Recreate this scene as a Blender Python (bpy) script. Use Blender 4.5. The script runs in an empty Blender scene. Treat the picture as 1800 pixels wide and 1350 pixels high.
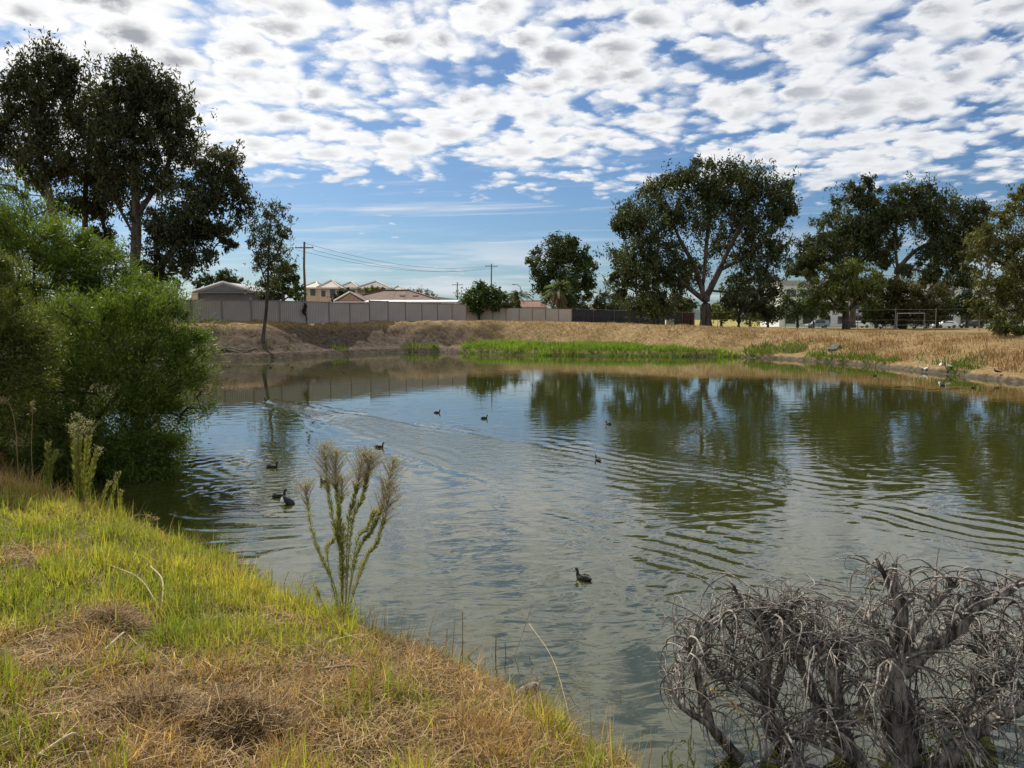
import bpy, math, random
import numpy as np
from mathutils import Vector

# ------------------------------------------------------------------ camera, sky, sun, exposure
SC = bpy.context.scene
COL = SC.collection
R = math.radians
CAMZ, FPX, PITCH = 3.0, 1285.0, R(5.03)
SUN_AZ, SUN_EL = R(-34.0), R(42.0)          # azimuth measured from +Y towards +X

cam_d = bpy.data.cameras.new('camera')
cam = bpy.data.objects.new('camera', cam_d)
COL.objects.link(cam)
cam.location = (0, 0, CAMZ)
cam.rotation_euler = (R(90) - PITCH, 0, 0)
cam_d.sensor_width = 36.0
cam_d.lens = 36.0 * FPX / 1800.0
cam_d.clip_start = 0.05
cam_d.clip_end = 30000
SC.camera = cam

SC.view_settings.view_transform = 'Standard'
SC.view_settings.look = 'None'
SC.view_settings.gamma = 1.0
SC.view_settings.use_curve_mapping = False
SC.view_settings.exposure = 0.32
SC.render.engine = 'CYCLES'
SC.cycles.max_bounces = 6
SC.cycles.diffuse_bounces = 3
SC.cycles.glossy_bounces = 3
SC.cycles.transmission_bounces = 3
SC.cycles.transparent_max_bounces = 6
SC.cycles.caustics_reflective = False
SC.cycles.caustics_refractive = False
SC.cycles.use_denoising = True
try:
    SC.cycles.denoiser = 'OPENIMAGEDENOISE'
    SC.cycles.denoising_input_passes = 'RGB_ALBEDO_NORMAL'
except Exception:
    pass


class NT:
    """tiny helper round a node tree"""
    def __init__(s, tree):
        s.t = tree
        s.t.nodes.clear()

    def n(s, typ, **kw):
        nd = s.t.nodes.new(typ)
        for k, v in kw.items():
            setattr(nd, k, v)
        return nd

    def put(s, sock, v):
        if v is None:
            return
        if hasattr(v, 'is_output'):
            s.t.links.new(v, sock)
        else:
            if sock.type == 'RGBA' and len(v) == 3:
                v = (*v, 1)
            sock.default_value = v

    def m(s, op, a, b=None, c=None, clamp=False):
        nd = s.n('ShaderNodeMath', operation=op, use_clamp=clamp)
        s.put(nd.inputs[0], a); s.put(nd.inputs[1], b); s.put(nd.inputs[2], c)
        return nd.outputs[0]

    def vm(s, op, a, b=None):
        nd = s.n('ShaderNodeVectorMath', operation=op)
        s.put(nd.inputs[0], a); s.put(nd.inputs[1], b)
        return nd.outputs[0]

    def xyz(s, a, b, c):
        nd = s.n('ShaderNodeCombineXYZ')
        s.put(nd.inputs[0], a); s.put(nd.inputs[1], b); s.put(nd.inputs[2], c)
        return nd.outputs[0]

    def sep(s, v):
        nd = s.n('ShaderNodeSeparateXYZ'); s.put(nd.inputs[0], v)
        return nd.outputs

    def noise(s, vec, scale=5, detail=4, rough=.5, lac=2.0, dist=0.0):
        nd = s.n('ShaderNodeTexNoise')
        s.put(nd.inputs['Vector'], vec)
        nd.inputs['Scale'].default_value = scale
        nd.inputs['Detail'].default_value = detail
        nd.inputs['Roughness'].default_value = rough
        nd.inputs['Lacunarity'].default_value = lac
        nd.inputs['Distortion'].default_value = dist
        return nd.outputs[0]

    def smooth(s, v, lo, hi, a=0.0, b=1.0):
        nd = s.n('ShaderNodeMapRange', interpolation_type='SMOOTHSTEP')
        s.put(nd.inputs[0], v); s.put(nd.inputs[1], lo); s.put(nd.inputs[2], hi)
        s.put(nd.inputs[3], a); s.put(nd.inputs[4], b)
        return nd.outputs[0]

    def mix(s, f, a, b, blend='MIX'):
        nd = s.n('ShaderNodeMix', data_type='RGBA', blend_type=blend)
        s.put(nd.inputs[0], f); s.put(nd.inputs[6], a); s.put(nd.inputs[7], b)
        return nd.outputs[2]

    def mixsh(s, f, a, b):
        nd = s.n('ShaderNodeMixShader')
        s.put(nd.inputs[0], f); s.t.links.new(a, nd.inputs[1]); s.t.links.new(b, nd.inputs[2])
        return nd.outputs[0]

    def bump(s, h, strength=.5, dist=.05, normal=None):
        nd = s.n('ShaderNodeBump')
        nd.inputs['Strength'].default_value = strength
        nd.inputs['Distance'].default_value = dist
        s.put(nd.inputs['Height'], h)
        if normal is not None:
            s.put(nd.inputs['Normal'], normal)
        return nd.outputs[0]


def build_world():
    w = bpy.data.worlds.new('World')
    SC.world = w
    w.use_nodes = True
    k = NT(w.node_tree)
    d = k.n('ShaderNodeTexCoord').outputs['Generated']
    x, y, z = k.sep(d)
    sky = k.n('ShaderNodeTexSky', sky_type='NISHITA')
    sky.sun_disc = False
    sky.sun_elevation = SUN_EL
    sky.sun_rotation = SUN_AZ
    sky.air_density = 1.0
    sky.dust_density = 1.0
    sky.ozone_density = 2.2
    zc = k.m('MAXIMUM', z, 0.015)
    px = k.m('DIVIDE', x, zc)
    py = k.m('DIVIDE', y, zc)
    zd = k.m('ADD', zc, .16)
    p = k.xyz(k.m('DIVIDE', x, zd), k.m('DIVIDE', y, zd), 0.0)
    # broken altocumulus sheet high above: banks of cells of uneven size
    wa = k.noise(p, 2.6, 4, .55)
    wb = k.noise(k.vm('ADD', p, (9.2, 4.1, 0)), 2.6, 4, .55)
    pw = k.vm('ADD', p, k.xyz(k.m('MULTIPLY', k.m('SUBTRACT', wa, .5), .16), k.m('MULTIPLY', k.m('SUBTRACT', wb, .5), .13), 0.0))
    big = k.noise(pw, 1.5, 2, .5)
    mid = k.noise(k.vm('ADD', pw, (3.1, 7.7, 0)), 4.6, 3, .55)
    fine = k.noise(k.vm('ADD', pw, (1.7, 2.9, 0)), 13.0, 9, .62)
    fz = k.noise(k.vm('ADD', p, (5.3, 1.1, 0)), 30.0, 6, .6)
    jit = k.m('MULTIPLY', k.m('SUBTRACT', fine, .5), .10)
    pj = k.vm('ADD', pw, k.xyz(jit, k.m('MULTIPLY', k.m('SUBTRACT', fz, .5), .07), 0.0))

    def cells(scale, rnd):
        v = k.n('ShaderNodeTexVoronoi', feature='SMOOTH_F1')
        k.put(v.inputs['Vector'], pj)
        v.inputs['Scale'].default_value = scale
        v.inputs['Smoothness'].default_value = .25
        v.inputs['Randomness'].default_value = rnd
        return k.m('SUBTRACT', .72, v.outputs['Distance'])
    c_a, c_b = cells(8.0, 1.0), cells(18.0, 1.0)
    puff = k.m('ADD', k.m('MULTIPLY', c_a, .62), k.m('MULTIPLY', c_b, .34))
    dens = k.m('ADD', k.m('MULTIPLY', big, .66), k.m('MULTIPLY', mid, .40))
    dens = k.m('ADD', dens, k.m('MULTIPLY', fine, .34))
    dens = k.m('ADD', dens, k.m('MULTIPLY', fz, .12))
    dens = k.m('ADD', dens, puff)
    # where the sheet ends towards the horizon
    edge = k.m('ADD', k.m('SUBTRACT', py, k.m('MULTIPLY', px, .15)), k.m('MULTIPLY', k.m('SUBTRACT', mid, .5), 2.0))
    inside = k.smooth(edge, 7.0, 4.2)
    dens = k.m('SUBTRACT', dens, k.m('MULTIPLY', k.m('SUBTRACT', 1.0, inside), .55))
    dens = k.m('ADD', dens, k.m('MULTIPLY', k.smooth(px, .8, -1.2), .05))
    cover = k.m('MULTIPLY', k.smooth(dens, .70, 1.02), k.smooth(z, .0, .04))
    shade = k.m('ADD', k.m('MULTIPLY', big, .9), k.m('ADD', k.m('MULTIPLY', c_a, .9), k.m('MULTIPLY', fine, .55)))
    thick = k.m('MULTIPLY', k.smooth(shade, .98, 1.38), k.smooth(py, 4.8, 2.6, .35, 1.0))
    # brightness round the sun
    sd = (math.cos(SUN_EL) * math.sin(SUN_AZ), math.cos(SUN_EL) * math.cos(SUN_AZ), math.sin(SUN_EL))
    dn = k.n('ShaderNodeVectorMath', operation='DOT_PRODUCT')
    k.put(dn.inputs[0], d); dn.inputs[1].default_value = sd
    near = k.smooth(dn.outputs['Value'], .45, 1.0)
    white = k.mix(near, (9.1, 9.3, 9.6), (10.8, 10.8, 10.8))
    grey = k.mix(near, (4.7, 4.95, 5.5), (4.1, 4.25, 4.6))
    cloud = k.mix(thick, white, grey)
    tex = k.m('ADD', .80, k.m('MULTIPLY', k.m('ADD', fz, fine), .20))
    cloud = k.mix(1.0, cloud, k.xyz(tex, tex, tex), 'MULTIPLY')
    # thin streaks below the sheet
    ps = k.xyz(k.m('ADD', k.m('MULTIPLY', px, .30), k.m('MULTIPLY', py, .08)), k.m('SUBTRACT', k.m('MULTIPLY', py, 1.05), k.m('MULTIPLY', px, -.22)), 0.0)
    st = k.noise(ps, 1.15, 6, .6, dist=.25)
    stm = k.m('MULTIPLY', k.smooth(st, .52, .74), k.m('MULTIPLY', k.smooth(py, 4.3, 5.6), k.smooth(py, 30.0, 9.0)))
    stm = k.m('MULTIPLY', stm, .8)
    low = k.noise(k.xyz(k.m('MULTIPLY', x, 3.0), k.m('MULTIPLY', z, 30.0), y), 1.3, 5, .55)
    lowm = k.m('MULTIPLY', k.smooth(low, .46, .68), k.m('MULTIPLY', k.smooth(z, .0, .035), k.smooth(z, .14, .06)))
    thin = k.m('MAXIMUM', stm, k.m('MULTIPLY', lowm, .75))
    skyc = k.mix(1.0, sky.outputs[0], (.50, .69, .90), 'MULTIPLY')
    c1 = k.mix(thin, skyc, (8.2, 8.6, 9.1))
    c2 = k.mix(cover, c1, cloud)
    bg = k.n('ShaderNodeBackground')
    bg.inputs['Strength'].default_value = 0.075
    k.put(bg.inputs['Color'], c2)
    out = k.n('ShaderNodeOutputWorld')
    k.t.links.new(bg.outputs[0], out.inputs[0])
    w.cycles.sampling_method = 'MANUAL'
    w.cycles.sample_map_resolution = 1024


build_world()
sun_d = bpy.data.lights.new('sun', 'SUN')
sun_d.energy = 5.0
sun_d.angle = R(0.6)
sun_d.color = (1.0, 0.93, 0.82)
sun = bpy.data.objects.new('sun', sun_d)
COL.objects.link(sun)
_sd = Vector((math.cos(SUN_EL) * math.sin(SUN_AZ), math.cos(SUN_EL) * math.cos(SUN_AZ), math.sin(SUN_EL)))
sun.rotation_euler = _sd.to_track_quat('Z', 'Y').to_euler()
sun.location = (-40, 40, 60)

# ------------------------------------------------------------------ helpers
rng = np.random.default_rng(7)
random.seed(7)
CP, SP = math.cos(PITCH), math.sin(PITCH)


def ray(px, py):
    u = (px - 900) / FPX
    v = (675 - py) / FPX
    return np.array((u, CP + v * SP, -SP + v * CP))


def at(px, py, Y):
    """the place at distance Y ahead that is seen at this spot of the photograph"""
    r = ray(px, py)
    return np.array((0, 0, CAMZ)) + r * (Y / r[1])


def atz(px, py, z=0.0):
    r = ray(px, py)
    return np.array((0, 0, CAMZ)) + r * ((z - CAMZ) / r[2])


def tag(o, label=None, cat=None, group=None, kind=None):
    if label: o['label'] = label
    if cat: o['category'] = cat
    if group: o['group'] = group
    if kind: o['kind'] = kind
    return o


def empty(name, loc=(0, 0, 0), rz=0.0):
    o = bpy.data.objects.new(name, None)
    o.empty_display_size = .2
    o.location = loc
    o.rotation_euler = (0, 0, rz)
    COL.objects.link(o)
    return o


def npmesh(name, verts, faces, mat, parent=None, col=None, smooth=False, origin=None):
    """one mesh object from arrays; faces is an (n,k) array or a list of such arrays"""
    verts = np.asarray(verts, dtype=np.float32)
    if origin is not None:
        verts = verts - np.asarray(origin, dtype=np.float32)
    if not isinstance(faces, list):
        faces = [faces]
    faces = [np.asarray(f, dtype=np.int32) for f in faces if len(f)]
    me = bpy.data.meshes.new(name)
    me.vertices.add(len(verts))
    me.vertices.foreach_set('co', verts.ravel())
    loops = np.concatenate([f.ravel() for f in faces])
    starts, s = [], 0
    for f in faces:
        starts.append(s + np.arange(len(f), dtype=np.int32) * f.shape[1])
        s += f.size
    starts = np.concatenate(starts).astype(np.int32)
    me.loops.add(len(loops))
    me.loops.foreach_set('vertex_index', loops)
    me.polygons.add(len(starts))
    me.polygons.foreach_set('loop_start', starts)
    if smooth:
        me.polygons.foreach_set('use_smooth', np.ones(len(starts), dtype=bool))
    me.update(calc_edges=True)
    if col is not None:
        col = np.asarray(col, dtype=np.float32)
        if col.shape[1] == 3:
            col = np.concatenate([col, np.ones((len(col), 1), np.float32)], 1)
        a = me.color_attributes.new('Col', 'FLOAT_COLOR', 'POINT')
        a.data.foreach_set('color', col.ravel())
    me.materials.append(mat)
    o = bpy.data.objects.new(name, me)
    COL.objects.link(o)
    if origin is not None and parent is None:
        o.location = origin
    if parent is not None:
        o.parent = parent
    return o


class MB:
    """collects boxes, prisms and tubes, builds ONE mesh"""
    def __init__(s):
        s.v, s.f = [], []

    def add(s, v, f):
        b = len(s.v)
        s.v += [tuple(map(float, q)) for q in v]
        s.f += [tuple(b + i for i in q) for q in f]
        return s

    def box(s, x0, x1, y0, y1, z0, z1):
        return s.add([(x0, y0, z0), (x1, y0, z0), (x1, y1, z0), (x0, y1, z0), (x0, y0, z1), (x1, y0, z1), (x1, y1, z1), (x0, y1, z1)],
                     [(3, 2, 1, 0), (4, 5, 6, 7), (0, 1, 5, 4), (1, 2, 6, 5), (2, 3, 7, 6), (3, 0, 4, 7)])

    def prism(s, poly, axis, a, b):
        n = len(poly)
        def P(q, t):
            return (t, q[0], q[1]) if axis == 'x' else (q[0], t, q[1]) if axis == 'y' else (q[0], q[1], t)
        return s.add([P(q, a) for q in poly] + [P(q, b) for q in poly],
                     [tuple(range(n - 1, -1, -1)), tuple(range(n, 2 * n))] + [(i, (i + 1) % n, n + (i + 1) % n, n + i) for i in range(n)])

    def tube(s, pts, rad, sides=6):
        v, f = tube_arrays([(np.asarray(pts, float), np.asarray(rad, float) * np.ones(len(pts)))], sides)
        return s.add(v, [tuple(q) for q in f])

    def build(s, name, mat, parent=None, smooth=False):
        me = bpy.data.meshes.new(name)
        me.from_pydata(s.v, [], s.f)
        me.materials.append(mat)
        if smooth:
            me.polygons.foreach_set('use_smooth', [True] * len(me.polygons))
        me.update()
        o = bpy.data.objects.new(name, me)
        COL.objects.link(o)
        if parent is not None:
            o.parent = parent
        return o


def copy_tree(o, parent=None):
    c = o.copy()
    COL.objects.link(c)
    if parent is not None:
        c.parent = parent
    for ch in list(o.children):
        copy_tree(ch, c)
    return c


def tube_arrays(paths, sides=5):
    """paths: list of (pts (n,3), radii (n,)) -> verts, quads (open ends closed by a collapsed tip ring)"""
    V, F, base = [], [], 0
    ang = np.arange(sides) * 2 * math.pi / sides
    ca, sa = np.cos(ang), np.sin(ang)
    for pts, rad in paths:
        n = len(pts)
        t = np.gradient(pts, axis=0)
        t /= np.linalg.norm(t, axis=1, keepdims=True) + 1e-9
        ref = np.array((0.0, 0, 1.0)) if abs(t[:, 2]).mean() < .8 else np.array((1.0, 0, 0))
        a = np.cross(t, ref); a /= np.linalg.norm(a, axis=1, keepdims=True) + 1e-9
        b = np.cross(t, a)
        ring = pts[:, None, :] + rad[:, None, None] * (a[:, None, :] * ca[None, :, None] + b[:, None, :] * sa[None, :, None])
        V.append(ring.reshape(-1, 3))
        i = np.arange(n - 1)[:, None] * sides
        j = np.arange(sides)[None, :]
        j2 = (j + 1) % sides
        F.append(np.stack([base + i + j, base + i + j2, base + i + sides + j2, base + i + sides + j], -1).reshape(-1, 4))
        base += n * sides
    return np.concatenate(V), np.concatenate(F)


def spline(pts, n):
    """smooth resampling of a polyline (Catmull-Rom)"""
    p = np.asarray(pts, float)
    if len(p) == 2:
        t = np.linspace(0, 1, n)[:, None]
        return p[0] * (1 - t) + p[1] * t
    q = np.vstack([2 * p[0] - p[1], p, 2 * p[-1] - p[-2]])
    out = []
    for u in np.linspace(0, len(p) - 1 - 1e-6, n):
        i = int(u); t = u - i
        a, b, c, d = q[i], q[i + 1], q[i + 2], q[i + 3]
        out.append(.5 * ((2 * b) + (c - a) * t + (2 * a - 5 * b + 4 * c - d) * t * t + (3 * b - a - 3 * c + d) * t ** 3))
    return np.array(out)


def hash2(ix, iy, seed=0):
    h = (ix.astype(np.int64) * 374761393 + iy.astype(np.int64) * 668265263 + seed * 974711) & 0x7fffffff
    h = ((h ^ (h >> 13)) * 1274126177) & 0x7fffffff
    return ((h ^ (h >> 16)) & 0xffff) / 65535.0


def vnoise(x, y, scale=1.0, seed=0, octaves=3):
    """value noise in 0..1 for arrays"""
    out, amp, tot = 0, 1.0, 0
    x = np.asarray(x, float) * scale; y = np.asarray(y, float) * scale
    for o in range(octaves):
        ix, iy = np.floor(x), np.floor(y)
        fx, fy = x - ix, y - iy
        fx = fx * fx * (3 - 2 * fx); fy = fy * fy * (3 - 2 * fy)
        a, b = hash2(ix, iy, seed + o), hash2(ix + 1, iy, seed + o)
        c, d = hash2(ix, iy + 1, seed + o), hash2(ix + 1, iy + 1, seed + o)
        out = out + amp * ((a * (1 - fx) + b * fx) * (1 - fy) + (c * (1 - fx) + d * fx) * fy)
        tot += amp; amp *= .5; x = x * 2.03; y = y * 2.03
    return out / tot


def sstep(v, a, b):
    t = np.clip((np.asarray(v, float) - a) / (b - a), 0, 1)
    return t * t * (3 - 2 * t)


# ------------------------------------------------------------------ materials
def mat(name, color, rough=.7, spec=.3, metal=0.0, var=.0, vscale=3.0, bump=0.0, bscale=20.0):
    m = bpy.data.materials.new(name)
    m.use_nodes = True
    k = NT(m.node_tree)
    b = k.n('ShaderNodeBsdfPrincipled')
    b.inputs['Roughness'].default_value = rough
    b.inputs['Specular IOR Level'].default_value = spec
    b.inputs['Metallic'].default_value = metal
    co = k.n('ShaderNodeTexCoord').outputs['Object']
    if var > 0:
        f = k.noise(co, vscale, 5, .6)
        c = tuple(color)
        k.put(b.inputs['Base Color'], k.mix(k.smooth(f, .3, .7), tuple(q * (1 - var) for q in c), tuple(min(1, q * (1 + var)) for q in c)))
    else:
        b.inputs['Base Color'].default_value = (*color, 1)
    if bump > 0:
        k.put(b.inputs['Normal'], k.bump(k.noise(co, bscale, 5, .6), bump, .03))
    o = k.n('ShaderNodeOutputMaterial')
    k.t.links.new(b.outputs[0], o.inputs[0])
    return m


def leafmat(name, rough=.5, trans=.35, tint=(1.25, 1.2, .6), spec=.3):
    """foliage: colour of each leaf comes from its own attribute"""
    m = bpy.data.materials.new(name)
    m.use_nodes = True
    k = NT(m.node_tree)
    c = k.n('ShaderNodeAttribute', attribute_name='Col').outputs['Color']
    b = k.n('ShaderNodeBsdfPrincipled')
    k.put(b.inputs['Base Color'], c)
    b.inputs['Roughness'].default_value = rough
    b.inputs['Specular IOR Level'].default_value = spec
    t = k.n('ShaderNodeBsdfTranslucent')
    k.put(t.inputs['Color'], k.mix(1.0, c, tint, 'MULTIPLY'))
    o = k.n('ShaderNodeOutputMaterial')
    k.t.links.new(k.mixsh(trans, b.outputs[0], t.outputs[0]), o.inputs[0])
    return m


def barkmat(name, c1, c2, scale=6.0):
    m = bpy.data.materials.new(name)
    m.use_nodes = True
    k = NT(m.node_tree)
    co = k.n('ShaderNodeTexCoord').outputs['Object']
    st = k.vm('MULTIPLY', co, (1, 1, .22))
    f = k.noise(st, scale, 6, .65)
    b = k.n('ShaderNodeBsdfPrincipled')
    k.put(b.inputs['Base Color'], k.mix(k.smooth(f, .35, .65), c1, c2))
    b.inputs['Roughness'].default_value = .85
    b.inputs['Specular IOR Level'].default_value = .2
    k.put(b.inputs['Normal'], k.bump(k.noise(st, scale * 3, 5, .7), .9, .03))
    o = k.n('ShaderNodeOutputMaterial')
    k.t.links.new(b.outputs[0], o.inputs[0])
    return m


M_LEAF = leafmat('gum_leaf', .62, .22, (1.2, 1.15, .6), .18)
M_BUSHLEAF = leafmat('wattle_leaf', .5, .34, (1.35, 1.35, .55), .12)
M_GRASS = leafmat('grass_blade', .55, .45, (1.25, 1.2, .65), .25)
M_STRAW = leafmat('straw', .7, .25, (1.1, 1.0, .7), .2)
M_BARK = barkmat('gum_bark', (.040, .033, .027), (.13, .107, .088), 3.0)
M_DARKBARK = barkmat('dark_bark', (.035, .028, .022), (.10, .08, .062), 4.0)
M_TWIG = barkmat('dead_twig', (.085, .074, .065), (.40, .36, .315), 12.0)
M_DEAD = barkmat('weathered_dead_wood', (.05, .042, .036), (.40, .36, .315), 26.0)

# ------------------------------------------------------------------ the pond and the ground
SHORE = np.array([
    (0.85, 4.35), (0.42, 4.95), (-0.1, 5.6), (-0.85, 6.2), (-1.65, 6.8), (-2.42, 7.45), (-3.0, 8.15), (-3.9, 8.95), (-4.95, 9.8),
    (-6.4, 10.9), (-8.2, 12.3), (-10.6, 15.5), (-12.5, 20.5), (-14.5, 27), (-17.5, 36), (-21.0, 45), (-23.2, 52.0), (-22.4, 54.6),
    (-19.8, 55.5), (-16.5, 59.5), (-13.5, 64), (-10.6, 67), (-7.2, 67.6), (-4.6, 66.2), (-2.6, 64.0), (0.5, 62.3), (4.0, 61.2), (8.0, 60.3), (12.5, 59.5), (17.8, 59.2),
    (21.0, 55.2), (23.0, 49.6), (23.7, 43.5), (24.1, 38.7), (24.4, 34.8), (24.6, 28), (24.2, 20), (22.5, 12), (19, 6), (13.5, 2.6), (8, 0.9), (3.6, 1.5), (1.5, 3.1)])


def shore_dist(x, y):
    """distance to the waterline, positive on land"""
    x = np.asarray(x, float); y = np.asarray(y, float)
    d = np.full(x.shape, 1e9); ins = np.zeros(x.shape, bool)
    n = len(SHORE)
    for i in range(n):
        a, b = SHORE[i], SHORE[(i + 1) % n]
        e = b - a
        t = np.clip(((x - a[0]) * e[0] + (y - a[1]) * e[1]) / (e @ e), 0, 1)
        d = np.minimum(d, np.hypot(x - a[0] - t * e[0], y - a[1] - t * e[1]))
        c = (a[1] > y) != (b[1] > y)
        with np.errstate(divide='ignore', invalid='ignore'):
            xi = (b[0] - a[0]) * (y - a[1]) / (b[1] - a[1] + 1e-12) + a[0]
        ins ^= c & (x < xi)
    return np.where(ins, -d, d)


def shelf(x, y):
    return 9.5 * sstep(x, -9.0, 0.0) * sstep(x, 18, 11) * sstep(y, 40, 55) * (.75 + .5 * vnoise(x, y * 0, .22, 5, 1)) 


def ground_z(x, y, d=None):
    x = np.asarray(x, float); y = np.asarray(y, float)
    if d is None:
        d = shore_dist(x, y)
    dj = d + (vnoise(x, y, .9, 11) - .5) * .5 * sstep(d, .2, 1.5)
    near = .42 * (1 - np.exp(-np.maximum(dj, 0) / .38)) + .165 * np.minimum(np.maximum(dj, 0), 8) + .02 * np.clip(dj - 8, 0, 40)
    plat = 2.72 - .75 * sstep(x, 0, 34) - .75 * sstep(y, 75, 150) * sstep(x, 5, 40)
    sh = shelf(x, y)
    width = 5.5 + 3.5 * sstep(x, 0, 22)
    dd = np.maximum(dj - 0.8 - sh, 0)
    far = .16 * (1 - np.exp(-np.maximum(d, 0) / .6)) + .1 * sstep(d, .5, 5) + (plat - .2) * sstep(dd, -width * .25, width) ** .9
    far += (vnoise(x, y, .8, 3) - .5) * .30 * sstep(d, .8, 3) * sstep(d, 9 + sh, 4 + sh) * sstep(x, 10, -5)
    far += (vnoise(x, y, .35, 8) - .5) * .2 * sstep(d, 1, 4)
    lump = sstep(d, .6, 2) * sstep(d, 13 + sh, 8 + sh) * sstep(y, 28, 45)
    far += (vnoise(x, y, 1.3, 14, 2) - .5) * (.22 + .28 * sstep(x, 4, -9)) * lump
    w = sstep(y, 15, 30)
    z = near * (1 - w) + far * w
    z += (vnoise(x, y, 2.2, 21) - .5) * .10 * sstep(d, .4, 1.2) * (1 - w)
    inside = -np.minimum(1.3, .35 * np.maximum(-d, 0)) - .02
    return np.where(d > 0, z, inside)


def axis(lo, hi, dense, grow, fine_lo, fine_hi):
    a = list(np.arange(fine_lo, fine_hi + 1e-6, dense))
    s = dense
    while a[-1] < hi:
        s *= grow; a.append(a[-1] + s)
    s = dense
    while a[0] > lo:
        s *= grow; a.insert(0, a[0] - s)
    return np.array(a)


def ground_material():
    m = bpy.data.materials.new('ground_soil_and_dry_grass')
    m.use_nodes = True
    k = NT(m.node_tree)
    geo = k.n('ShaderNodeNewGeometry').outputs['Position']
    x, y, z = k.sep(geo)
    n1 = k.noise(geo, .35, 5, .6)
    n2 = k.noise(geo, 3.0, 5, .65)
    n3 = k.noise(geo, 14.0, 4, .7)
    straw = k.mix(k.smooth(n2, .3, .7), (.19, .125, .058), (.36, .26, .125))
    straw = k.mix(k.smooth(n3, .45, .75), straw, (.16, .11, .06))
    dirt = k.mix(k.smooth(n2, .35, .65), (.06, .045, .034), (.15, .11, .08))
    near = k.mix(k.smooth(n2, .4, .6), (.075, .065, .03), (.14, .105, .05))
    mud = k.mix(k.smooth(n2, .3, .7), (.055, .045, .032), (.13, .11, .085))
    hz = k.m('ADD', z, k.m('MULTIPLY', k.m('SUBTRACT', n1, .5), 1.4))
    left = k.smooth(x, 4.0, -9.0)                                     # the cut earth bank on the left
    bank = k.mix(k.m('MULTIPLY', left, k.smooth(hz, 2.9, 1.7)), straw, dirt)
    bank = k.mix(k.smooth(k.m('ADD', z, k.m('MULTIPLY', n2, .25)), .42, .24), bank, mud)
    park = k.mix(k.smooth(n1, .35, .65), (.20, .19, .05), (.33, .27, .10))
    far = k.mix(k.m('MULTIPLY', k.smooth(y, 84.0, 100.0), k.smooth(x, 15.0, 30.0)), bank, park)
    c = k.mix(k.smooth(y, 16.0, 28.0), near, far)
    b = k.n('ShaderNodeBsdfPrincipled')
    k.put(b.inputs['Base Color'], c)
    b.inputs['Roughness'].default_value = .95
    b.inputs['Specular IOR Level'].default_value = .1
    k.put(b.inputs['Normal'], k.bump(k.m('ADD', n3, n2), .8, .12))
    o = k.n('ShaderNodeOutputMaterial')
    k.t.links.new(b.outputs[0], o.inputs[0])
    return m


def build_ground():
    xs = axis(-9000, 9000, .42, 1.09, -34, 40)
    xs = np.sort(np.concatenate([xs[(xs < -9.8) | (xs > 4.2)], np.arange(-9.7, 4.2, .27)]))
    ys = np.concatenate([axis(-400, 15, .25, 1.14, 1.5, 15)[:-1], np.arange(15, 50, .7), np.arange(50, 82, .4)])
    s = .5
    ys = list(ys)
    while ys[-1] < 12000:
        s *= 1.07; ys.append(ys[-1] + s)
    ys = np.array(ys)
    X, Y = np.meshgrid(xs, ys)
    Z = ground_z(X.ravel(), Y.ravel())
    nx, ny = len(xs), len(ys)
    i = (np.arange(ny - 1)[:, None] * nx + np.arange(nx - 1)[None, :]).ravel()
    F = np.stack([i, i + 1, i + nx + 1, i + nx], -1)
    o = npmesh('ground', np.stack([X.ravel(), Y.ravel(), Z], -1), F, ground_material(), smooth=True)
    tag(o, 'earth banks and dry grass land round the pond', None, kind='structure')


build_ground()

# birds on the water: px, py, heading (degrees, 0 = away from the viewer, 90 = to the right), size
BIRDS = [
    (478, 822, 80, 1.0, 'black coot with raised head swimming in front of the overhanging bush'),
    (490, 874, 78, 1.0, 'black coot swimming beside the upended bird with the white patch'),
    (571, 848, -60, .95, 'black coot half hidden behind the flower heads of the tall weed'),
    (666, 787, 82, .95, 'black coot swimming right just above the top of the tall weed'),
    (768, 726, 70, .9, 'left one of the two small coots in the middle of the pond'),
    (851, 736, 75, .9, 'right one of the two small coots in the middle of the pond'),
    (1051, 810, -25, .85, 'dark bird with thin upright neck ahead of the curved wave train'),
    (1070, 746, -50, .85, 'small dark bird at the top of the round rings of ripples'),
    (1026, 1019, -52, 1.1, 'nearest black coot swimming alone left of the dead branches'),
    (469, 704, -75, .9, 'small bird drawing the long bright wake across the pond'),
    (476, 647, -80, .9, 'far dark bird close to the left earth bank, left of its neighbour'),
    (513, 646, 85, .9, 'far dark bird close to the left earth bank, right of its neighbour'),
    (604, 656, 85, .9, 'far dark bird with a thin wake below the grey steel fence'),
    (1538, 661, 80, .9, 'small dark bird swimming off the bank below the grey slab'),
    (1657, 678, -80, .95, 'small dark bird swimming below the white wading birds'),
    (1711, 682, 85, .9, 'rightmost dark bird swimming near the dry grass bank'),
]


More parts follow.
